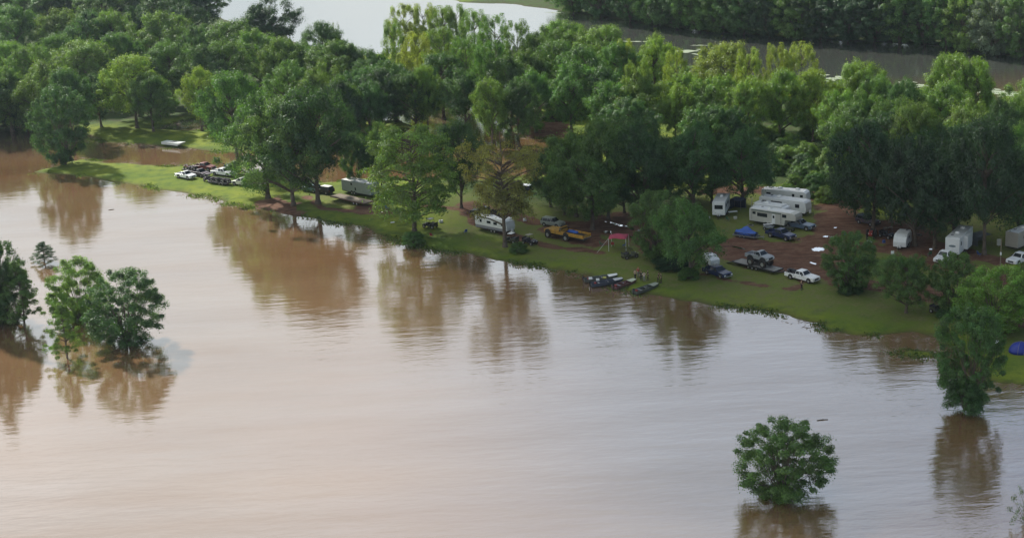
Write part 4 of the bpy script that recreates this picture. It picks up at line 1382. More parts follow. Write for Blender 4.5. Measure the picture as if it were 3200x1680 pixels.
# ---- people ------------------------------------------------------------------
def skin_body(name, pts, edges, radii, m_, parent, levels=1, root_i=0):
    me = D.meshes.new(name)
    me.from_pydata(pts, edges, [])
    me.materials.append(m_)
    o = put(name, me, parent)
    o.modifiers.new('skin', 'SKIN')
    if not me.skin_vertices: me.skin_vertices.new()
    for v, r in zip(me.skin_vertices[0].data, radii):
        v.radius = r if isinstance(r, tuple) else (r, r)
    me.skin_vertices[0].data[root_i].use_root = True
    s = o.modifiers.new('sub', 'SUBSURF')
    s.levels = s.render_levels = levels
    return o
def person(loc, rz, shirt, trousers, hair, label, h=1.76, la=(18, 10), ra=(15, 25), stride=0.08, cap=None, stoop=0.0):
    """la, ra: how far each arm swings out sideways and bends at the elbow, degrees"""
    root = empty('person', loc, rz, label, 'person', None, (h/1.76,)*3)
    skin = mat('skin', (0.42, 0.26, 0.18), 0.6, 0, 0.08, 8)
    pts, edges, rad = [], [], []
    def add(p, r, par=None):
        pts.append(tuple(p)); rad.append(r)
        if par is not None: edges.append((par, len(pts)-1))
        return len(pts)-1
    sx = stoop
    pel = add((0, 0, .95), (.13, .10))
    bel = add((sx*.3, 0, 1.10), (.13, .10), pel)
    chest = add((sx*.7, 0, 1.32), (.16, .11), bel)
    neck = add((sx, 0, 1.49), .055, chest)
    hd0 = add((sx+.02, 0, 1.58), (.072, .085), neck)
    hd1 = add((sx+.02, 0, 1.68), (.078, .092), hd0)
    add((sx+.01, 0, 1.75), .05, hd1)
    add((sx+.115, 0, 1.635), .014, hd0)               # nose
    arms = {}
    for s, (out, bend) in ((1, la), (-1, ra)):
        sh = add((sx*.8, s*.20, 1.43), .055, chest)
        a = R(out)
        el = (sx*.8+.02, s*(.20+.29*math.sin(a)), 1.43-.29*math.cos(a))
        e = add(el, .040, sh)
        b_ = R(bend)
        wr_ = (el[0]+.25*math.sin(b_), el[1]+s*.25*math.sin(a)*.5*math.cos(b_), el[2]-.25*math.cos(b_))
        w = add(wr_, .026, e)
        d = Vector((math.sin(b_), 0, -math.cos(b_)))
        palm = Vector(wr_)+d*.07
        pm = add(palm, (.036, .016), w)
        for k in range(4):
            off = Vector((.022*(k-1.5)*math.cos(b_), 0, .022*(k-1.5)*math.sin(b_)))
            f1 = add(palm+off+d*.045, .009, pm)
            add(palm+off*1.1+d*(.078-.006*abs(k-1.5))+Vector((0, -s*.018, 0)), .0075, f1)
        add(palm+Vector((.045, -s*.01, -.005)), .010, pm)
        arms[s] = (pts[sh], el, wr_)
    legs = {}
    for s in (1, -1):
        hp = add((0, s*.10, .90), .095, pel)
        kn = add((s*stride*.6+.02, s*.12, .50), .062, hp)
        an = add((s*stride, s*.13, .09), .040, kn)
        add((s*stride+.14, s*.15, .035), (.035, .030), an)
        legs[s] = (pts[hp], pts[kn], pts[an])
    skin_body('body', pts, edges, rad, skin, root)
    cp = [(0, 0, .93), (sx*.3, 0, 1.10), (sx*.7, 0, 1.32), (sx*.95, 0, 1.45)]
    ce, cr = [(0, 1), (1, 2), (2, 3)], [(.155, .125), (.150, .120), (.178, .132), (.085, .085)]
    for s in (1, -1):
        n = len(cp)
        shp, el, wr_ = arms[s]
        cp += [shp, tuple(Vector(shp).lerp(Vector(el), .85))]
        cr += [.078, .062]
        ce += [(2, n), (n, n+1)]
    skin_body('shirt', cp, ce, cr, shirt, root)
    cp, ce, cr = [(0, 0, .97)], [], [(.150, .120)]
    for s in (1, -1):
        n = len(cp)
        hp, kn, an = legs[s]
        cp += [hp, kn, tuple(Vector(kn).lerp(Vector(an), .93))]
        cr += [.112, .082, .066]
        ce += [(0, n), (n, n+1), (n+1, n+2)]
    skin_body('trousers', cp, ce, cr, trousers, root)
    MB().ball((sx+.0, 0, 1.705), .105, .092, .085, 10, 6, -0.3).build('cap' if cap else 'hair', cap or hair, root, smooth=True)
    for s in (1, -1):
        hp, kn, an = legs[s]
        MB().box(an[0]-.07, an[0]+.20, an[1]-.05, an[1]+.05, 0.0, .10, .02, .01).build('shoe', DARKM, root, .02)
        MB().ball((sx+.10, s*.033, 1.665), .010, .012, .010, 6, 4).build('eye', DARKM, root)
    return root

# ---- place them --------------------------------------------------------------
P_WHITE = mat('white_vehicle_paint', (.80, .80, .80), .28, 0, .03, 2, dirt=0.12)
P_BEIGE = mat('cream_vehicle_paint', (.62, .62, .52), .32, 0, .04, 2, dirt=.15)
P_BLACK = mat('black_paint', (.018, .018, .024), .25, 0, .1, 2, dirt=.1)
P_NAVY = mat('navy_paint', (.022, .032, .085), .25, 0, .1, 2)
P_SLATE = mat('slate_blue_paint', (.10, .14, .20), .3, 0, .1, 2)
P_RED = mat('maroon_paint', (.16, .035, .03), .35, 0, .1, 2, dirt=.3)
P_GREY = mat('grey_primer', (.30, .32, .34), .45, 0, .1, 2, dirt=.2)
P_YEL = mat('yellow_paint', (.50, .27, .03), .45, 0, .1, 1.4, dirt=.5)
P_PURP = mat('plum_paint', (.06, .045, .065), .45, 0, .15, 2, dirt=.3)
P_OLIVE = mat('olive_paint', (.07, .08, .045), .5, 0, .15, 3, dirt=.3)
TARP = mat('blue_tarpaulin', (.025, .10, .42), .45, 0, .15, 1.5)

g = 'vehicles parked on the grass spit'
a, rz = ground_pose(581, 556, 640, 566)
pickup(a, rz, P_WHITE, 'white single-cab pickup parked on the grass, nearest the left tip of the spit', 5.4, False, group=g)
a, rz = ground_pose(640, 531, 700, 537)
pickup(a, rz, P_RED, 'maroon pickup parked at the water behind the white single-cab pickup', 5.8, True, .1, .42, group=g)
a, rz = ground_pose(594, 536, 640, 546)
flat_trailer(a, rz, 3.8, 'dark utility trailer carrying two quads beside the maroon pickup', 1.9, .55, False, DARKM, .32, group=g)
for dx, c, lab in ((-0.9, P_RED, 'reddish quad bike at the back of the trailer by the maroon pickup'), (0.95, P_PURP, 'dark quad bike at the front of the trailer by the maroon pickup')):
    p = a+Vector((math.cos(rz)*dx, math.sin(rz)*dx, .556))
    quad(p, rz, c, lab, 'quad bikes on the spit')
a, rz = ground_pose(626, 549, 660, 556)
pickup(a, rz, P_PURP, 'dark plum pickup right behind the white single-cab pickup', 5.2, False, group=g)
a, rz = ground_pose(698, 547, 750, 553)
pickup(a, rz, P_WHITE, 'white crew-cab pickup behind the load of dark quads on the spit', 6.1, True, group=g)
a, rz = ground_pose(728, 538, 770, 545)
suv(a, rz, P_NAVY, 'dark blue car half hidden behind the white crew-cab pickup', group=g)
a, rz = ground_pose(691, 575, 640, 569)
flat_trailer(a, rz, 5.2, 'dark flat trailer loaded with quads in front of the white crew-cab pickup', 2.0, .6, False, DARKM, .33, group=g)
for dx, dy, c, lab in ((-1.7, .0, P_PURP, 'dark plum quad bike, rear one on the dark flat trailer'), (0.1, .0, P_BLACK, 'black quad bike, middle one on the dark flat trailer'), (1.8, 0, P_PURP, 'dark quad bike, front one on the dark flat trailer')):
    p = a+Vector((math.cos(rz)*dx, math.sin(rz)*dx, .606))
    quad(p, rz+PI/2*0.1, c, lab, 'quad bikes on the spit')
a, rz = ground_pose(655, 567, 690, 575)
side_by_side(a, rz, P_PURP, 'dark open buggy at the left end of the dark flat trailer', P_PURP)
a, rz = ground_pose(760, 578, 700, 571)
pickup(a, rz, P_BEIGE, 'cream pickup facing left, half hidden by the three-trunked tree group', 5.4, False, group=g)

# under the large trees
a, rz = ground_pose(975, 598, 940, 592)
suv(a, rz, mat('teal_paint', (.12, .22, .22), .3), 'grey-green car in the shade under the three-trunked group', group='vehicles under the large trees')
a, rz = ground_pose(1013, 603, 980, 598)
suv(a, rz, P_BLACK, 'dark car with a bright white roof at the left end of the wooden deck', WHITE, 'vehicles under the large trees')
a, rz = ground_pose(1128, 606, 1190, 618)
camper(a, rz, 9.2, 'long grey site trailer with a white roof behind the wooden deck', 2.6, 2.4, .55, panel=mat('grey_siding', (.27, .31, .30), .6, 0, .08, 1), name='site_trailer', cat='trailer',
       nose='box', ac=0, windows=((-1, -1.4, 1.5, .45, .5), (-1, -.2, .5, .4, .6)), axle=-1.0, jack=False)
a, rz = ground_pose(1100, 632, 1190, 652)
flat_trailer(a, rz, 11.0, 'long low wooden flatbed trailer parked in front of the grey site trailer', 2.6, .85, False, WOODM, .38, axx=[2.0, 3.0], frame=mat('rusty_steel', (.11, .06, .045), .8, 0, .3, 3))
a, rz = ground_pose(1345, 711, 1310, 706)
side_by_side(a, rz, P_BLACK, 'black side-by-side buggy right of the feathery cypress', P_BLACK)
a, rz = ground_pose(1516, 671, 1450, 665)
pickup(a, rz, P_BLACK, 'black pickup with a pale front parked behind the white camper', 6.0, True, group='pickups in the camp')
a, rz = ground_pose(1548, 722, 1620, 736)
camper(a, rz, 8.3, 'white camper with a grey lower panel behind the golden cypress', band=mat('grey_band', (.25, .25, .28), .5), ac=1,
       windows=((-1, -2.6, 1.15, .55, .55), (-1, -.5, 1.15, 1.0, .5), (-1, 1.2, 1.1, .9, .5), (-1, 3.0, 1.1, .6, .5)), axle=.5, nose='round', group='white camper trailers')
a, rz = ground_pose(1597, 757, 1560, 752)
side_by_side(a, rz, P_OLIVE, 'olive buggy with a white roof left of the golden cypress trunk', WHITE)
a, rz = ground_pose(1656, 762, 1700, 772)
side_by_side(a, rz, P_BLACK, 'dark buggy with a tan roof right of the golden cypress trunk', mat('tan_roof', (.35, .33, .26), .7))
# the yellow truck
a, rz = ground_pose(1774, 748, 1692, 731)
yt_ = pickup(a, rz, P_YEL, 'lifted yellow truck with a long dark bed and huge tyres, facing left', 9.8, True, .50, .66, .45, None, 'truck', 'yellow_truck', W=2.4, rear_axle=-.6, longcab=.9)
MB().box(-4.7, .8, -1.05, 1.05, 1.32, 1.37).build('bed_liner', DARKM, yt_)
MB().hexa([(-2.0, -1., 1.38), (.4, -1., 1.38), (.4, -.3, 1.38), (-2.0, -.3, 1.38)], [(-1.9, -.95, 1.72), (.3, -.9, 1.78), (.3, -.4, 1.6), (-1.8, -.4, 1.55)]).build('blue_cover', TARP, yt_, .08)
MB().path([(.7, -1.0, 1.5), (.7, -.95, 2.7), (.7, .95, 2.7), (.7, 1.0, 1.5)], .05).build('roll_bar', DARKM, yt_)
# red canopy
def canopy():
    p0 = at(1934, 778, GZ)
    root = empty('shade_canopy', p0, R(-14), 'sagging red shade canopy on thin poles beside the yellow truck', 'canopy')
    n = 12
    vs, fs = [], []
    for j in range(n+1):
        for i in range(n+1):
            u, v = i/n*2-1, j/n*2-1
            z = 2.45+.42*(1-max(abs(u), abs(v)))-.16*math.cos(u*PI)*math.cos(v*PI)*0.4+.05*math.sin(5*u+3*v)
            vs.append((u*1.65, v*1.65, z))
    for j in range(n):
        for i in range(n):
            a_ = j*(n+1)+i
            fs.append((a_, a_+1, a_+n+2, a_+n+1))
    o = MB().add(vs, fs).build('cloth', mat('red_cloth', (.38, .05, .09), .8, 0, .2, 2), root, smooth=True)
    sm = o.modifiers.new('solid', 'SOLIDIFY'); sm.thickness = .03
    for sx_2 in (-1, 1):
        for sy in (-1, 1):
            MB().tube((sx_2*1.6, sy*1.6, 0), (sx_2*1.6, sy*1.6, 2.48), .035, .035, 6).build('pole', WHITED, root)
    MB().tube((-1.6, -1.6, 2.46), (-3.6, -2.6, 0), .02, .02, 4).build('guy_rope', WHITED, root)
canopy()
a, rz = ground_pose(1968, 805, 2010, 797)
side_by_side(a, rz, P_OLIVE, 'dark muddy open buggy between the red canopy and the people', None)
a, rz = ground_pose(1728, 706, 1770, 712)
suv(a, rz, mat('silver_paint', (.26, .29, .26), .35), 'pale grey-green car just behind the yellow truck', group='cars around the yellow truck')
a, rz = ground_pose(1632, 600, 1590, 596)
suv(a, rz, P_BLACK, 'dark car with a pale roof seen through the golden cypress', WHITED, 'cars around the yellow truck')

# boats
gg = mat('camouflage_hull', (.09, .10, .085), .5, 0, .3, 3)
gn = mat('navy_hull', (.05, .06, .085), .4, 0, .2, 3)
gr_ = mat('maroon_hull', (.14, .06, .06), .4, 0, .2, 3)
for (sx0, sy0, bx_, by_, hull, dk, lab) in ((1824, 880, 1932, 866, gg, WHITED, 'farthest flat-bottomed boat, with a yellow bag aboard'), (1846, 894, 1948, 878, gn, mat('pale_deck', (.45, .46, .48), .6), 'widest navy flat-bottomed boat, second from the far end'),
        (1918, 903, 1986, 880, gr_, mat('cream_deck', (.45, .5, .38), .6), 'narrow maroon-sided boat with a cream foredeck'), (1982, 918, 2056, 893, gg, mat('green_deck', (.25, .28, .23), .6), 'nearest flat-bottomed boat, closest to the camera on the shore')):
    a, b_ = at(sx0, sy0, .15), at(bx_, by_, .35)
    jon_boat((a+b_)/2, math.atan2(b_.y-a.y, b_.x-a.x), (b_-a).length*0.97, hull, lab, dk)
o = MB().box(-.35, .35, -.22, .22, 0, .28, .05, .05).build('dry_bag', mat('yellow_bag', (.5, .48, .12), .6), None, .06, loc=at(1889, 869, .62))
tag(o, 'pale yellow bag lying in the farthest boat', 'bag')
for px_, py_, c, lab in ((1868, 876, WHITE, 'white cooler in the stern of the navy boat'), (1845, 872, WHITED, 'grey cooler in the stern of the farthest boat')):
    o = MB().box(-.3, .3, -.2, .2, 0, .34, .02, .02).build('cooler_box', c, None, .03, loc=at(px_, py_, .75))
    tag(o, lab, 'cooler')

# people
cl = lambda n, c: mat(n, c, .85, 0, .15, 6)
BLK, TAN, REDC, WHC, OLV, BRN, GRYC = cl('black_cloth', (.02, .02, .022)), cl('tan_cloth', (.33, .28, .22)), cl('red_shirt_cloth', (.42, .06, .05)), cl('white_cloth', (.62, .60, .56)), cl('olive_cloth', (.045, .045, .02)), cl('brown_hair', (.05, .03, .02)), cl('grey_cloth', (.2, .2, .2))
person(at(1985, 873, GZ-.05), R(40), TAN, BLK, BRN, 'person in a tan shirt and black trousers, leftmost of the group by the boats', 1.8, (25, 20), (20, 60))
person(at(1995, 866, GZ), R(-60), REDC, GRYC, BRN, 'person in a red shirt standing at the back of the group', 1.85, (30, 40), (30, 70), .05, REDC)
person(at(2004, 876, GZ), R(-100), BLK, BLK, BRN, 'person dressed in black in the middle of the group', 1.75, (18, 30), (20, 10))
person(at(2013, 879, GZ), R(80), WHC, GRYC, BRN, 'person in a white shirt seen from behind in the group', 1.75, (25, 60), (25, 60), .03)
person(at(2025, 874, GZ), R(190), OLV, OLV, BRN, 'person in an olive shirt at the right of the close group', 1.82, (18, 20), (22, 70), .1, BLK)
person(at(2066, 884, GZ), R(170), OLV, OLV, BRN, 'person in olive with hand on hip, standing apart on the right', 1.8, (12, 15), (45, 80), .06)
person(at(2057, 881, GZ), R(-30), BRN, OLV, BRN, 'person in brown leaning beside the one in olive', 1.7, (30, 50), (15, 20), .12, None, .12)
person(at(2505, 905, GZ), R(20), BLK, BLK, BRN, 'person in dark clothes walking beside the white towing pickup', 1.78, (15, 25), (15, 15), .22)

# the row of white trailers
gw = 'white camper trailers'
a, rz = ground_pose(2456, 636, 2530, 642)
camper(a, rz, 9.4, 'farthest white camper of the row, only its roof and top windows showing', ac=2, windows=((-1, -3.2, 1.3, .9, .45), (-1, 1.9, 1.2, .5, .6), (-1, 3.6, 1.2, .6, .5)), stripe=mat('slate_stripe', (.14, .16, .22), .5), nose='round', group=gw)
a, rz = ground_pose(2454, 664, 2530, 674)
camper(a, rz, 10.2, 'long white camper with a white gas bottle cover on its tongue, middle of the row', ac=1, windows=((-1, -3.9, 1.25, .9, .5), (-1, -1.3, 1.2, 2.4, .6), (-1, .9, .6, .4, .9), (-1, 3.2, 1.0, .9, .7)), nose='round', group=gw)
a, rz = ground_pose(2412, 682, 2470, 690)
camper(a, rz, 7.4, 'low white camper roof right behind the cream fifth-wheel trailer', ac=1, H=2.3, nose='tear', group=gw)
cream = mat('cream_panel', (.50, .49, .44), .5, 0, .08, 1.2)
a, rz = ground_pose(2424, 706, 2500, 718)
camper(a, rz, 10.2, 'cream fifth-wheel trailer with a curved white nose hitched to a slate pickup', 2.45, 2.45, .72, panel=cream, fifth=True, ac=1, awning=True, door=(-1, .3),
       windows=((-1, -4.0, 1.4, .7, .5), (-1, -2.2, 1.1, 2.2, .7), (-1, 2.6, 1.55, .9, .6)), axle=-1.0, slide=None, name='fifth_wheel_trailer')
a, rz = ground_pose(2497, 713, 2560, 723)
pickup(a, rz, P_SLATE, 'slate-blue crew-cab pickup hitched under the cream fifth-wheel trailer', 6.2, True, .05, .42, group='pickups in the camp')
a, rz = ground_pose(2440, 744, 2490, 756)
pickup(a, rz, P_NAVY, 'navy crew-cab pickup with a silver bonnet beside the blue tarpaulin', 6.0, True, .12, .44, group='pickups in the camp')
a, rz = ground_pose(2402, 718, 2430, 722)
quad(a, rz, P_GREY, 'grey quad bike behind the navy pickup', 'quad bikes in the camp')
a, rz = ground_pose(2466, 722, 2500, 728)
quad(a, rz, P_OLIVE, 'olive quad bike between the navy and the slate pickups', 'quad bikes in the camp')
a, rz = ground_pose(2254, 668, 2238, 698)
camper(a, rz, 7.0, 'white toy-hauler trailer standing end-on left of the row of campers', 2.5, 2.6, .7, nose='box', ac=1, windows=((-1, 1.8, 1.3, .9, .5), (1, 1.8, 1.3, .9, .6), (1, -.5, 1.3, 1.2, .6)), name='toy_hauler_trailer', axle=0, rear_oval=False)
MB().box(3.52, 3.55, -.8, .8, 1.9, 2.7).build('end_window', GLASS, D.objects['toy_hauler_trailer'])
def box_tent(px_, py_, hx, hy, w, d, h, m_, label, name='shade_shelter', cat='shelter'):
    a, rz = ground_pose(px_, py_, hx, hy)
    root = empty(name, a, rz, label, cat)
    MB().hexa([(-w/2, -d/2, h-.35), (w/2, -d/2, h-.35), (w/2, d/2, h-.35), (-w/2, d/2, h-.35)], [(-w*.3, -d*.3, h), (w*.3, -d*.3, h), (w*.3, d*.3, h), (-w*.3, d*.3, h)]).build('roof_cloth', m_, root, .03)
    MB().box(-w/2, w/2, d/2-.04, d/2, 0, h-.35).box(-w/2, -w/2+.04, -d/2, d/2-.05, 0, h-.35).build('wall_cloth', m_, root)
    for sx_2 in (-1, 1):
        for sy in (-1, 1): MB().tube((sx_2*(w/2-.06), sy*(d/2-.08), 0), (sx_2*(w/2-.06), sy*(d/2-.08), h-.36), .03, .03, 6).build('pole', GREYM, root)
box_tent(2305, 652, 2340, 656, 2.6, 2.4, 2.3, mat('dark_blue_canvas', (.02, .03, .06), .8), 'dark canvas shelter between the toy hauler and the shaggy trunk')
# boat under blue tarpaulin on a trailer
def tarp_boat():
    a, rz = ground_pose(2332, 741, 2380, 748)
    flat_trailer(a, rz, 4.6, 'silver boat trailer carrying the blue tarpaulin-covered boat', 1.9, .55, False, GREYM, .32, name='boat_trailer', frame=GREYM)
    root = empty('covered_boat', a+Vector((0, 0, .56)), rz, 'boat under a bright blue tarpaulin peaked in the middle', 'boat')
    m = MB()
    n, k = 14, 12
    vs = []
    for i in range(n+1):
        x = -2.15+4.3*i/n
        hh = .55+.95*math.exp(-((x-.1)/1.05)**2)
        w = .95*math.sqrt(max(.05, 1-(x/2.35)**4))
        for j in range(k+1):
            u = j/k*2-1
            z = .12+hh*(1-abs(u)**1.6)+.04*math.sin(9*x+5*u)
            vs.append((x, u*w, z))
    fs = [(i*(k+1)+j, i*(k+1)+j+1, (i+1)*(k+1)+j+1, (i+1)*(k+1)+j) for i in range(n) for j in range(k)]
    o = m.add([(v[0], v[1], v[2]) for v in vs], [f[::-1] for f in fs]).build('tarpaulin', TARP, root, smooth=True)
    sm = o.modifiers.new('solid', 'SOLIDIFY'); sm.thickness = .02
    MB().prism([(-2.1, .0), (-2.1, .40), (2.25, .48), (2.0, .18), (1.7, .0)], -.85, .85).build('hull', P_NAVY, root, .06)
tarp_boat()
# monster truck on its trailer and the white towing pickup
a, rz = ground_pose(2368, 839, 2447, 858)
gt = flat_trailer(a, rz, 9.2, 'long flat trailer hitched to the white pickup, carrying the monster truck', 2.5, .70, True, mat('trailer_planks', (.27, .26, .24), .8, 0, .25, 2), .36, axx=[-1.2, -.3, .6], frame=DARKM)
p = a+Vector((math.cos(rz)*.4, math.sin(rz)*.4, .706))
pickup(p, rz, P_GREY, 'grey monster truck with huge tyres standing on the long flat trailer', 5.0, False, .75, .66, .48, None, 'monster truck', 'monster_truck')
a, rz = ground_pose(2507, 874, 2570, 889)
pickup(a, rz, P_WHITE, 'white crew-cab pickup towing the monster truck on its trailer', 6.1, True, .04, .41, group='pickups in the camp')
p = a+Vector((math.cos(rz)*-2.1, math.sin(rz)*-2.1, .62))
quad(p, rz, P_BLACK, 'black quad bike riding in the bed of the white towing pickup', 'quad bikes in the camp')
a, rz = ground_pose(2241, 860, 2280, 872)
pickup(a, rz, P_NAVY, 'deep blue pickup with a pale bonnet at the edge of the leafy pair', 5.6, True, group='pickups in the camp')
a, rz = ground_pose(2222, 828, 2240, 838)
camper(a, rz, 3.2, 'small rounded white camper half hidden behind the deep blue pickup', 1.9, 1.45, .45, nose='tear', ac=0, axle=0)
# right-hand side
a, rz = ground_pose(2712, 700, 2760, 712)
suv(a, rz, P_PURP, 'dark car parked at the edge of the dark trees', P_SLATE)
a, rz = ground_pose(2722, 742, 2715, 760)
def tractor():
    root = empty('tractor', a, rz, 'old red tractor with an open seat right of the muddy lot', 'tractor')
    MB().box(-.2, 1.6, -.32, .32, .75, 1.35).build('bonnet', mat('tractor_red', (.30, .03, .025), .5, 0, .15, 3, dirt=.3), root, .05)
    MB().box(-1.0, -.2, -.45, .45, .6, .95).build('chassis', DARKM, root, .04)
    MB().box(-.9, -.45, -.25, .25, .98, 1.1).box(-.95, -.86, -.25, .25, 1.05, 1.45).build('seat', SEAT, root, .03)
    MB().path([(-1.0, -.5, .9), (-1.0, -.5, 2.0), (-1.0, .5, 2.0), (-1.0, .5, .9)], .04).build('roll_bar', DARKM, root)
    MB().tube((-.1, 0, 1.35), (-.35, 0, 1.55), .02).tube((-.36, 0, 1.52), (-.33, 0, 1.57), .2, .2, 12).build('steering_wheel', DARKM, root)
    MB().tube((1.0, 0, 1.35), (1.0, 0, 2.0), .04).build('exhaust_pipe', DARKM, root)
    for s in (-1, 1):
        wheel(root, -.7, s*.75, .68, .68, .4)
        wheel(root, 1.3, s*.6, .36, .36, .22)
        MB().tube((1.58, s*.25, 1.2), (1.64, s*.25, 1.2), .08, .08, 8).build('headlight', LAMPM, root)
tractor()
a, rz = ground_pose(2772, 742, 2800, 750)
side_by_side(a, rz, P_BLACK, 'black buggy between the red tractor and the teardrop camper', None)
a, rz = ground_pose(2820, 770, 2806, 786)
camper(a, rz, 4.6, 'rounded white teardrop camper under the dark trees', 2.3, 2.1, .55, nose='tear', ac=0, axle=0, windows=((-1, 0, 1.1, .9, .5), (1, 0, 1.1, .9, .5)))
a, rz = ground_pose(2996, 785, 3030, 752)
camper(a, rz+0, 8.6, 'large white trailer with a grey oval emblem on its end wall', 2.5, 2.9, .7, nose='box', ac=2, axle=-.6, rear_oval=True, slide=(-1, -1.8, 1.2),
       windows=((-1, 2.4, 1.4, .8, .6), (-1, -3.2, 1.4, .6, .7)), name='toy_hauler_trailer')
a, rz = ground_pose(2952, 812, 2918, 836)
pickup(a, rz, P_WHITE, 'white pickup facing the camera in front of the trailer with the oval emblem', 5.8, True, group='pickups in the camp')
a, rz = ground_pose(3205, 765, 3260, 742)
camper(a, rz, 9.5, 'tan and white camper cut by the right edge of the photo', 2.5, 2.7, .7, panel=mat('tan_panel', (.36, .33, .29), .55, 0, .08, 1.2), nose='box', ac=2, axle=0,
       windows=((-1, -2.6, 1.4, .6, .5), (-1, -.5, 1.3, 1.2, .6)))
a, rz = ground_pose(3188, 818, 3150, 832)
pickup(a, rz, P_WHITE, 'white pickup at the right edge below the tan camper', 5.6, True, group='pickups in the camp')
def small(name, cat, px_, py_, dims, m_, label, z=GZ, bev=.03, rz=0.3):
    w, d, h_ = dims
    root = empty(name, at(px_, py_, z), rz, label, cat)
    MB().box(-w/2, w/2, -d/2, d/2, 0, h_*.82, .02, .02).build('tub', m_, root, bev)
    MB().box(-w/2-.02, w/2+.02, -d/2-.02, d/2+.02, h_*.82+.003, h_, .03, .03).build('lid', m_, root, bev)
small('cooler_box', 'cooler', 1378, 695, (.8, .5, .5), WHITE, 'white cooler on the grass right of the black side-by-side')
small('cooler_box', 'cooler', 2717, 758, (.8, .5, .45), WHITE, 'white cooler standing in front of the red tractor')
small('storage_tub', 'box', 3122, 766, (.6, .6, 1.1), WHITE, 'tall white tub beside the utility pole')
small('cooler_box', 'cooler', 3115, 1072, (.6, .4, .5), WHITE, 'white cooler on the grass left of the dark blue tent')
small('storage_tub', 'box', 2555, 603, (.9, .7, .8), WHITED, 'pale box against the thicket behind the white campers')
small('cooler_box', 'cooler', 2213, 683, (.7, .5, .4), WHITE, 'white cooler on the grass in front of the end-on toy hauler')
small('cooler_box', 'cooler', 2298, 684, (.6, .5, .5), cream, 'cream cooler on the grass above the blue tarpaulin')
small('cooler_box', 'cooler', 1227, 696, (.8, .35, .18), WHITE, 'flat white box lying on the grass near the shore')
def pole():
    root = empty('utility_pole', at(3124, 880, GZ), 0, 'thin grey utility pole standing near the right edge', 'pole')
    MB().tube((0, 0, 0), (0, 0, 7.4), .10, .07, 8).build('shaft', WOODM, root)
    MB().box(-.12, .12, -.1, .1, 4.6, 5.1).build('meter_box', WHITED, root, .02)
pole()
o = empty('sign_post', at(2347, 650, GZ), 0, 'slim white post at the rear corner of the white campers', 'post')
MB().tube((0, 0, 0), (0.25, 0, 2.0), .06, .06, 8).build('shaft', WHITED, o)
MB().ball((0.25, 0, 2.03), .08, .08, .05).build('post_cap', WHITED, o)
def dome_tent():
    root = empty('dome_tent', at(3188, 1098, GZ), .4, 'dark blue dome tent at the right edge of the lawn', 'tent')
    MB().ball((0, 0, 0), 1.7, 1.5, 1.55, 18, 12, 0.0).build('flysheet', mat('blue_nylon', (.012, .03, .26), .5, 0, .15, 2), root, smooth=True)
    MB().add([(-.55, -1.42, .05), (.55, -1.42, .05), (.3, -1.15, .95), (-.3, -1.15, .95), (-.55, -1.5, .05), (.55, -1.5, .05), (.3, -1.23, .97), (-.3, -1.23, .97)],
             [(4, 5, 6, 7), (0, 3, 2, 1), (0, 1, 5, 4), (1, 2, 6, 5), (2, 3, 7, 6), (3, 0, 4, 7)]).build('door_flap', mat('pale_nylon', (.5, .5, .55), .6), root)
    m = MB()
    for a0 in (.7, 2.3):
        m.path([(1.73*math.cos(a0)*math.cos(t_), 1.53*math.sin(a0)*math.cos(t_), .02+1.57*math.sin(t_)) for t_ in np.linspace(0, PI, 15)], .025, 5)
    m.build('tent_poles', GREYM, root)
dome_tent()
a, rz = ground_pose(2935, 978, 2980, 990)
side_by_side(a, rz, P_OLIVE, 'dark green buggy under the slim lawn tree near the water', None)
a, rz = ground_pose(2790, 802, 2800, 815)
def camp_chair():
    root = empty('camp_chair', a, rz, 'white folding chair on the grass below the teardrop camper', 'chair')
    MB().box(-.28, .28, -.28, .28, .42, .47).build('seat', WHITE, root, .02)
    MB().box(-.30, -.25, -.28, .28, .48, 1.0).build('backrest', WHITE, root, .02)
    for x in (-.25, .25):
        for y in (-.25, .25): MB().tube((x, y, 0), (x, y, .42), .02, .02, 6).build('leg', GREYM, root)
camp_chair()
box_tent(3062, 760, 3100, 752, 3.4, 2.6, 2.0, mat('grey_canvas', (.13, .14, .14), .8), 'low grey canvas shelter right of the emblem trailer')
# camp furniture scattered about
def table(px_, py_, label, m_=None, rz=0.2):
    root = empty('folding_table', at(px_, py_, GZ), rz, label, 'table')
    MB().box(-.9, .9, -.38, .38, .70, .75).build('tabletop', m_ or WHITED, root, .015)
    for x in (-.8, .8):
        for y in (-.3, .3): MB().tube((x, y, 0), (x, y, .70), .02, .02, 6).build('leg', GREYM, root)
def folding_chair(px_, py_, label, m_, rz):
    root = empty('camp_chair', at(px_, py_, GZ), rz, label, 'chair')
    MB().box(-.28, .28, -.28, .28, .40, .46).build('seat', m_, root, .02)
    MB().hexa([(-.30, -.28, .46), (-.24, -.28, .46), (-.24, .28, .46), (-.30, .28, .46)], [(-.42, -.28, 1.0), (-.36, -.28, 1.0), (-.36, .28, 1.0), (-.42, .28, 1.0)]).build('backrest', m_, root, .02)
    m = MB()
    for s in (-1, 1): m.tube((-.28, s*.3, 0), (.28, s*.3, .45), .02).tube((.28, s*.3, 0), (-.28, s*.3, .45), .02)
    m.build('frame', GREYM, root)
RC, BC, GC = mat('red_canvas', (.30, .04, .04), .8), mat('blue_canvas', (.04, .08, .25), .8), mat('green_canvas', (.05, .12, .06), .8)
table(2400, 712, 'pale folding table behind the navy pickup')
table(2775, 722, 'folding table beside the red tractor under the dark trees', WOODM)
table(2290, 672, 'folding table on the grass between the toy hauler and the cream trailer')
table(2090, 752, 'folding table at the edge of the leafy pair by the puddles', WOODM)
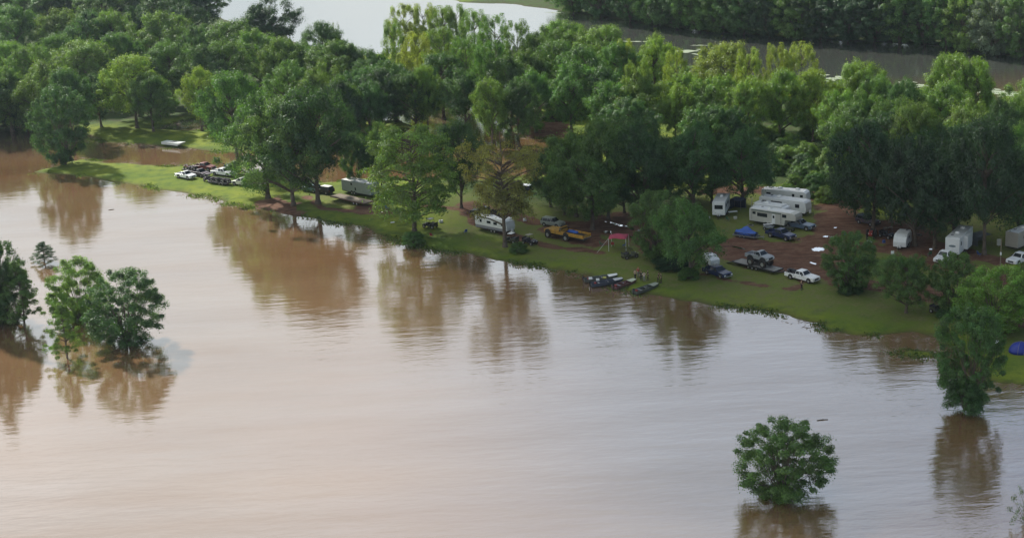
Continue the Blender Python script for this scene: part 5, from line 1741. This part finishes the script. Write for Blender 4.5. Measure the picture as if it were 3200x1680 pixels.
for px_, py_, m_, r_, lab in ((1350, 742, RC, 1.0, 'red camp chair on the shore below the black side-by-side'), (1455, 730, BC, 2.0, 'blue camp chair at the left end of the white camper'),
        (1880, 768, GC, .4, 'green camp chair left of the red canopy'), (1950, 772, BC, 2.6, 'blue camp chair under the red canopy'), (1915, 770, RC, 1.4, 'red camp chair under the red canopy'),
        (2275, 690, GC, .8, 'green camp chair above the blue tarpaulin'), (2800, 700, RC, 2.2, 'red camp chair under the dark trees'), (3060, 800, BC, .3, 'blue camp chair right of the emblem trailer'),
        (2905, 800, GC, 1.7, 'green camp chair left of the white pickup facing the camera'), (1210, 655, BC, .9, 'blue camp chair at the right end of the wooden deck')):
    folding_chair(px_, py_, lab, m_, r_)
small('storage_tub', 'box', 2640, 735, (.5, .4, .4), P_SLATE, 'slate storage tub at the right rim of the muddy lot')
small('storage_tub', 'box', 1640, 690, (.6, .5, .5), WHITED, 'pale tub right behind the golden cypress')
small('storage_tub', 'box', 2762, 758, (.5, .4, .5), BC, 'blue tub below the folding table under the dark trees')
def fire_pit(px_, py_, label):
    root = empty('fire_ring', at(px_, py_, GZ), 0, label, 'fire ring')
    m = MB()
    rs = random.Random(px_)
    for k in range(11):
        a_ = k*2*PI/11
        m.ball((.55*math.cos(a_), .55*math.sin(a_), .08), rs.uniform(.12, .18), rs.uniform(.12, .18), .13, 7, 5)
    m.build('stones', mat('stone', (.2, .19, .17), .9, 0, .3, 4), root)
    m = MB()
    for k in range(5): m.tube((rs.uniform(-.3, .3), rs.uniform(-.3, .3), .05), (rs.uniform(-.3, .3), rs.uniform(-.3, .3), .2), .05)
    m.build('logs', mat('char', (.015, .014, .013), .9), root)
fire_pit(2345, 705, 'ring of stones round a dead fire near the blue tarpaulin')
fire_pit(2870, 735, 'ring of stones under the dark trees right of the teardrop camper')
def stranded_boat():
    a, rz = ground_pose(543, 452, 590, 457)
    root = empty('stranded_boat', a, rz, 'long white boat stranded on the far edge of the brown inlet', 'boat')
    MB().prism([(-3.2, .05), (-3.3, .7), (2.4, .72), (3.3, .85), (2.7, .3), (2.2, .05)], -1.1, 1.1).build('hull', mat('weathered_white', (.50, .53, .50), .7, 0, .15, .8), root, .08)
    MB().box(-.6, .6, -.75, .75, .71, .80, .05, .05).build('bench', GREYM, root)
stranded_boat()
# driftwood
for px_, py_, l_, an, lab in ((348, 655, 1.2, .3, 'small dark stick floating off the grass spit'), (2570, 1311, 1.5, .1, 'dark stick floating above the lone flooded tree')):
    p = at(px_, py_, .03)
    root = MB().path([(-l_/2, 0, 0), (-l_*.1, .06, .02), (l_/2, 0, 0)], .06).tube((0, .05, 0), (.2, .3, .02), .03).build('driftwood', BARK, None, loc=p)
    root.rotation_euler = (0, 0, an)
    tag(root, lab, 'driftwood')

# weeds and drift along the water's edge
def shore_weeds():
    rs = np.random.RandomState(4)
    m = (sd > -1.3) & (sd < 0.9) & (P[:, 1] < 460) & (np.abs(P[:, 0]) < 175)
    base = np.column_stack([P[m], Z[m]])
    cl_ = vnoise(base[:, 0], base[:, 1], 5, 9)+.5*vnoise(base[:, 0], base[:, 1], 1.7, 19) > 0.22
    base = base[cl_]
    idx_ = rs.randint(0, len(base), 15000)
    p = base[idx_]+rs.normal(size=(15000, 3))*np.array([.6, .6, 0])
    hh = rs.uniform(.05, .38, 15000)
    p[:, 2] = np.maximum(p[:, 2], -0.1)+hh*.4
    nrm = rs.normal(size=(15000, 3))
    nrm[:, 2] *= .4
    v = leaf_quads(p, nrm, .24, rs, 2.0)
    me2 = np_mesh('shore_weeds', v, np.arange(len(v)).reshape(-1, 4), 4, LEAF)
    o = put('shore_weeds', me2)
    o.color = (.075, .125, .03, 1)
    tag(o, 'rank weeds along the flooded edge of the grass', 'weeds', kind='stuff')
shore_weeds()

def drift():
    rs = np.random.RandomState(14)
    m = (sd > -2.2) & (sd < 0.25) & (P[:, 1] < 470) & (np.abs(P[:, 0]) < 175)
    base = np.column_stack([P[m], np.maximum(Z[m], 0)])
    base = base[vnoise(base[:, 0], base[:, 1], 6, 29) > 0.0]
    k = 2600
    p = base[rs.randint(0, len(base), k)]+rs.normal(size=(k, 3))*np.array([.7, .7, 0])
    p[:, 2] += .03
    a_ = rs.uniform(0, PI, k)
    ln, wd = rs.uniform(.12, .7, k), rs.uniform(.02, .07, k)
    u = np.column_stack([np.cos(a_), np.sin(a_), rs.uniform(-.05, .15, k)])*ln[:, None]
    w = np.column_stack([-np.sin(a_), np.cos(a_), np.zeros(k)])*wd[:, None]
    up = np.column_stack([np.zeros(k), np.zeros(k), wd*.6])
    v = np.stack([p-u-w, p+u-w, p+u+w, p-u+w, p-u+up, p+u+up], 1).reshape(-1, 3)
    o6 = (np.arange(k)*6)[:, None]
    f = np.concatenate([o6+np.array([[0, 1, 5, 4]]), o6+np.array([[3, 4, 5, 2]])])
    me2 = np_mesh('drift_debris', v, f, 4, mat('driftwood', (.20, .15, .10), .9, 0, .4, .8))
    tag(put('drift_debris', me2), 'twigs and straw washed up along the flood line', 'debris', kind='stuff')
drift()
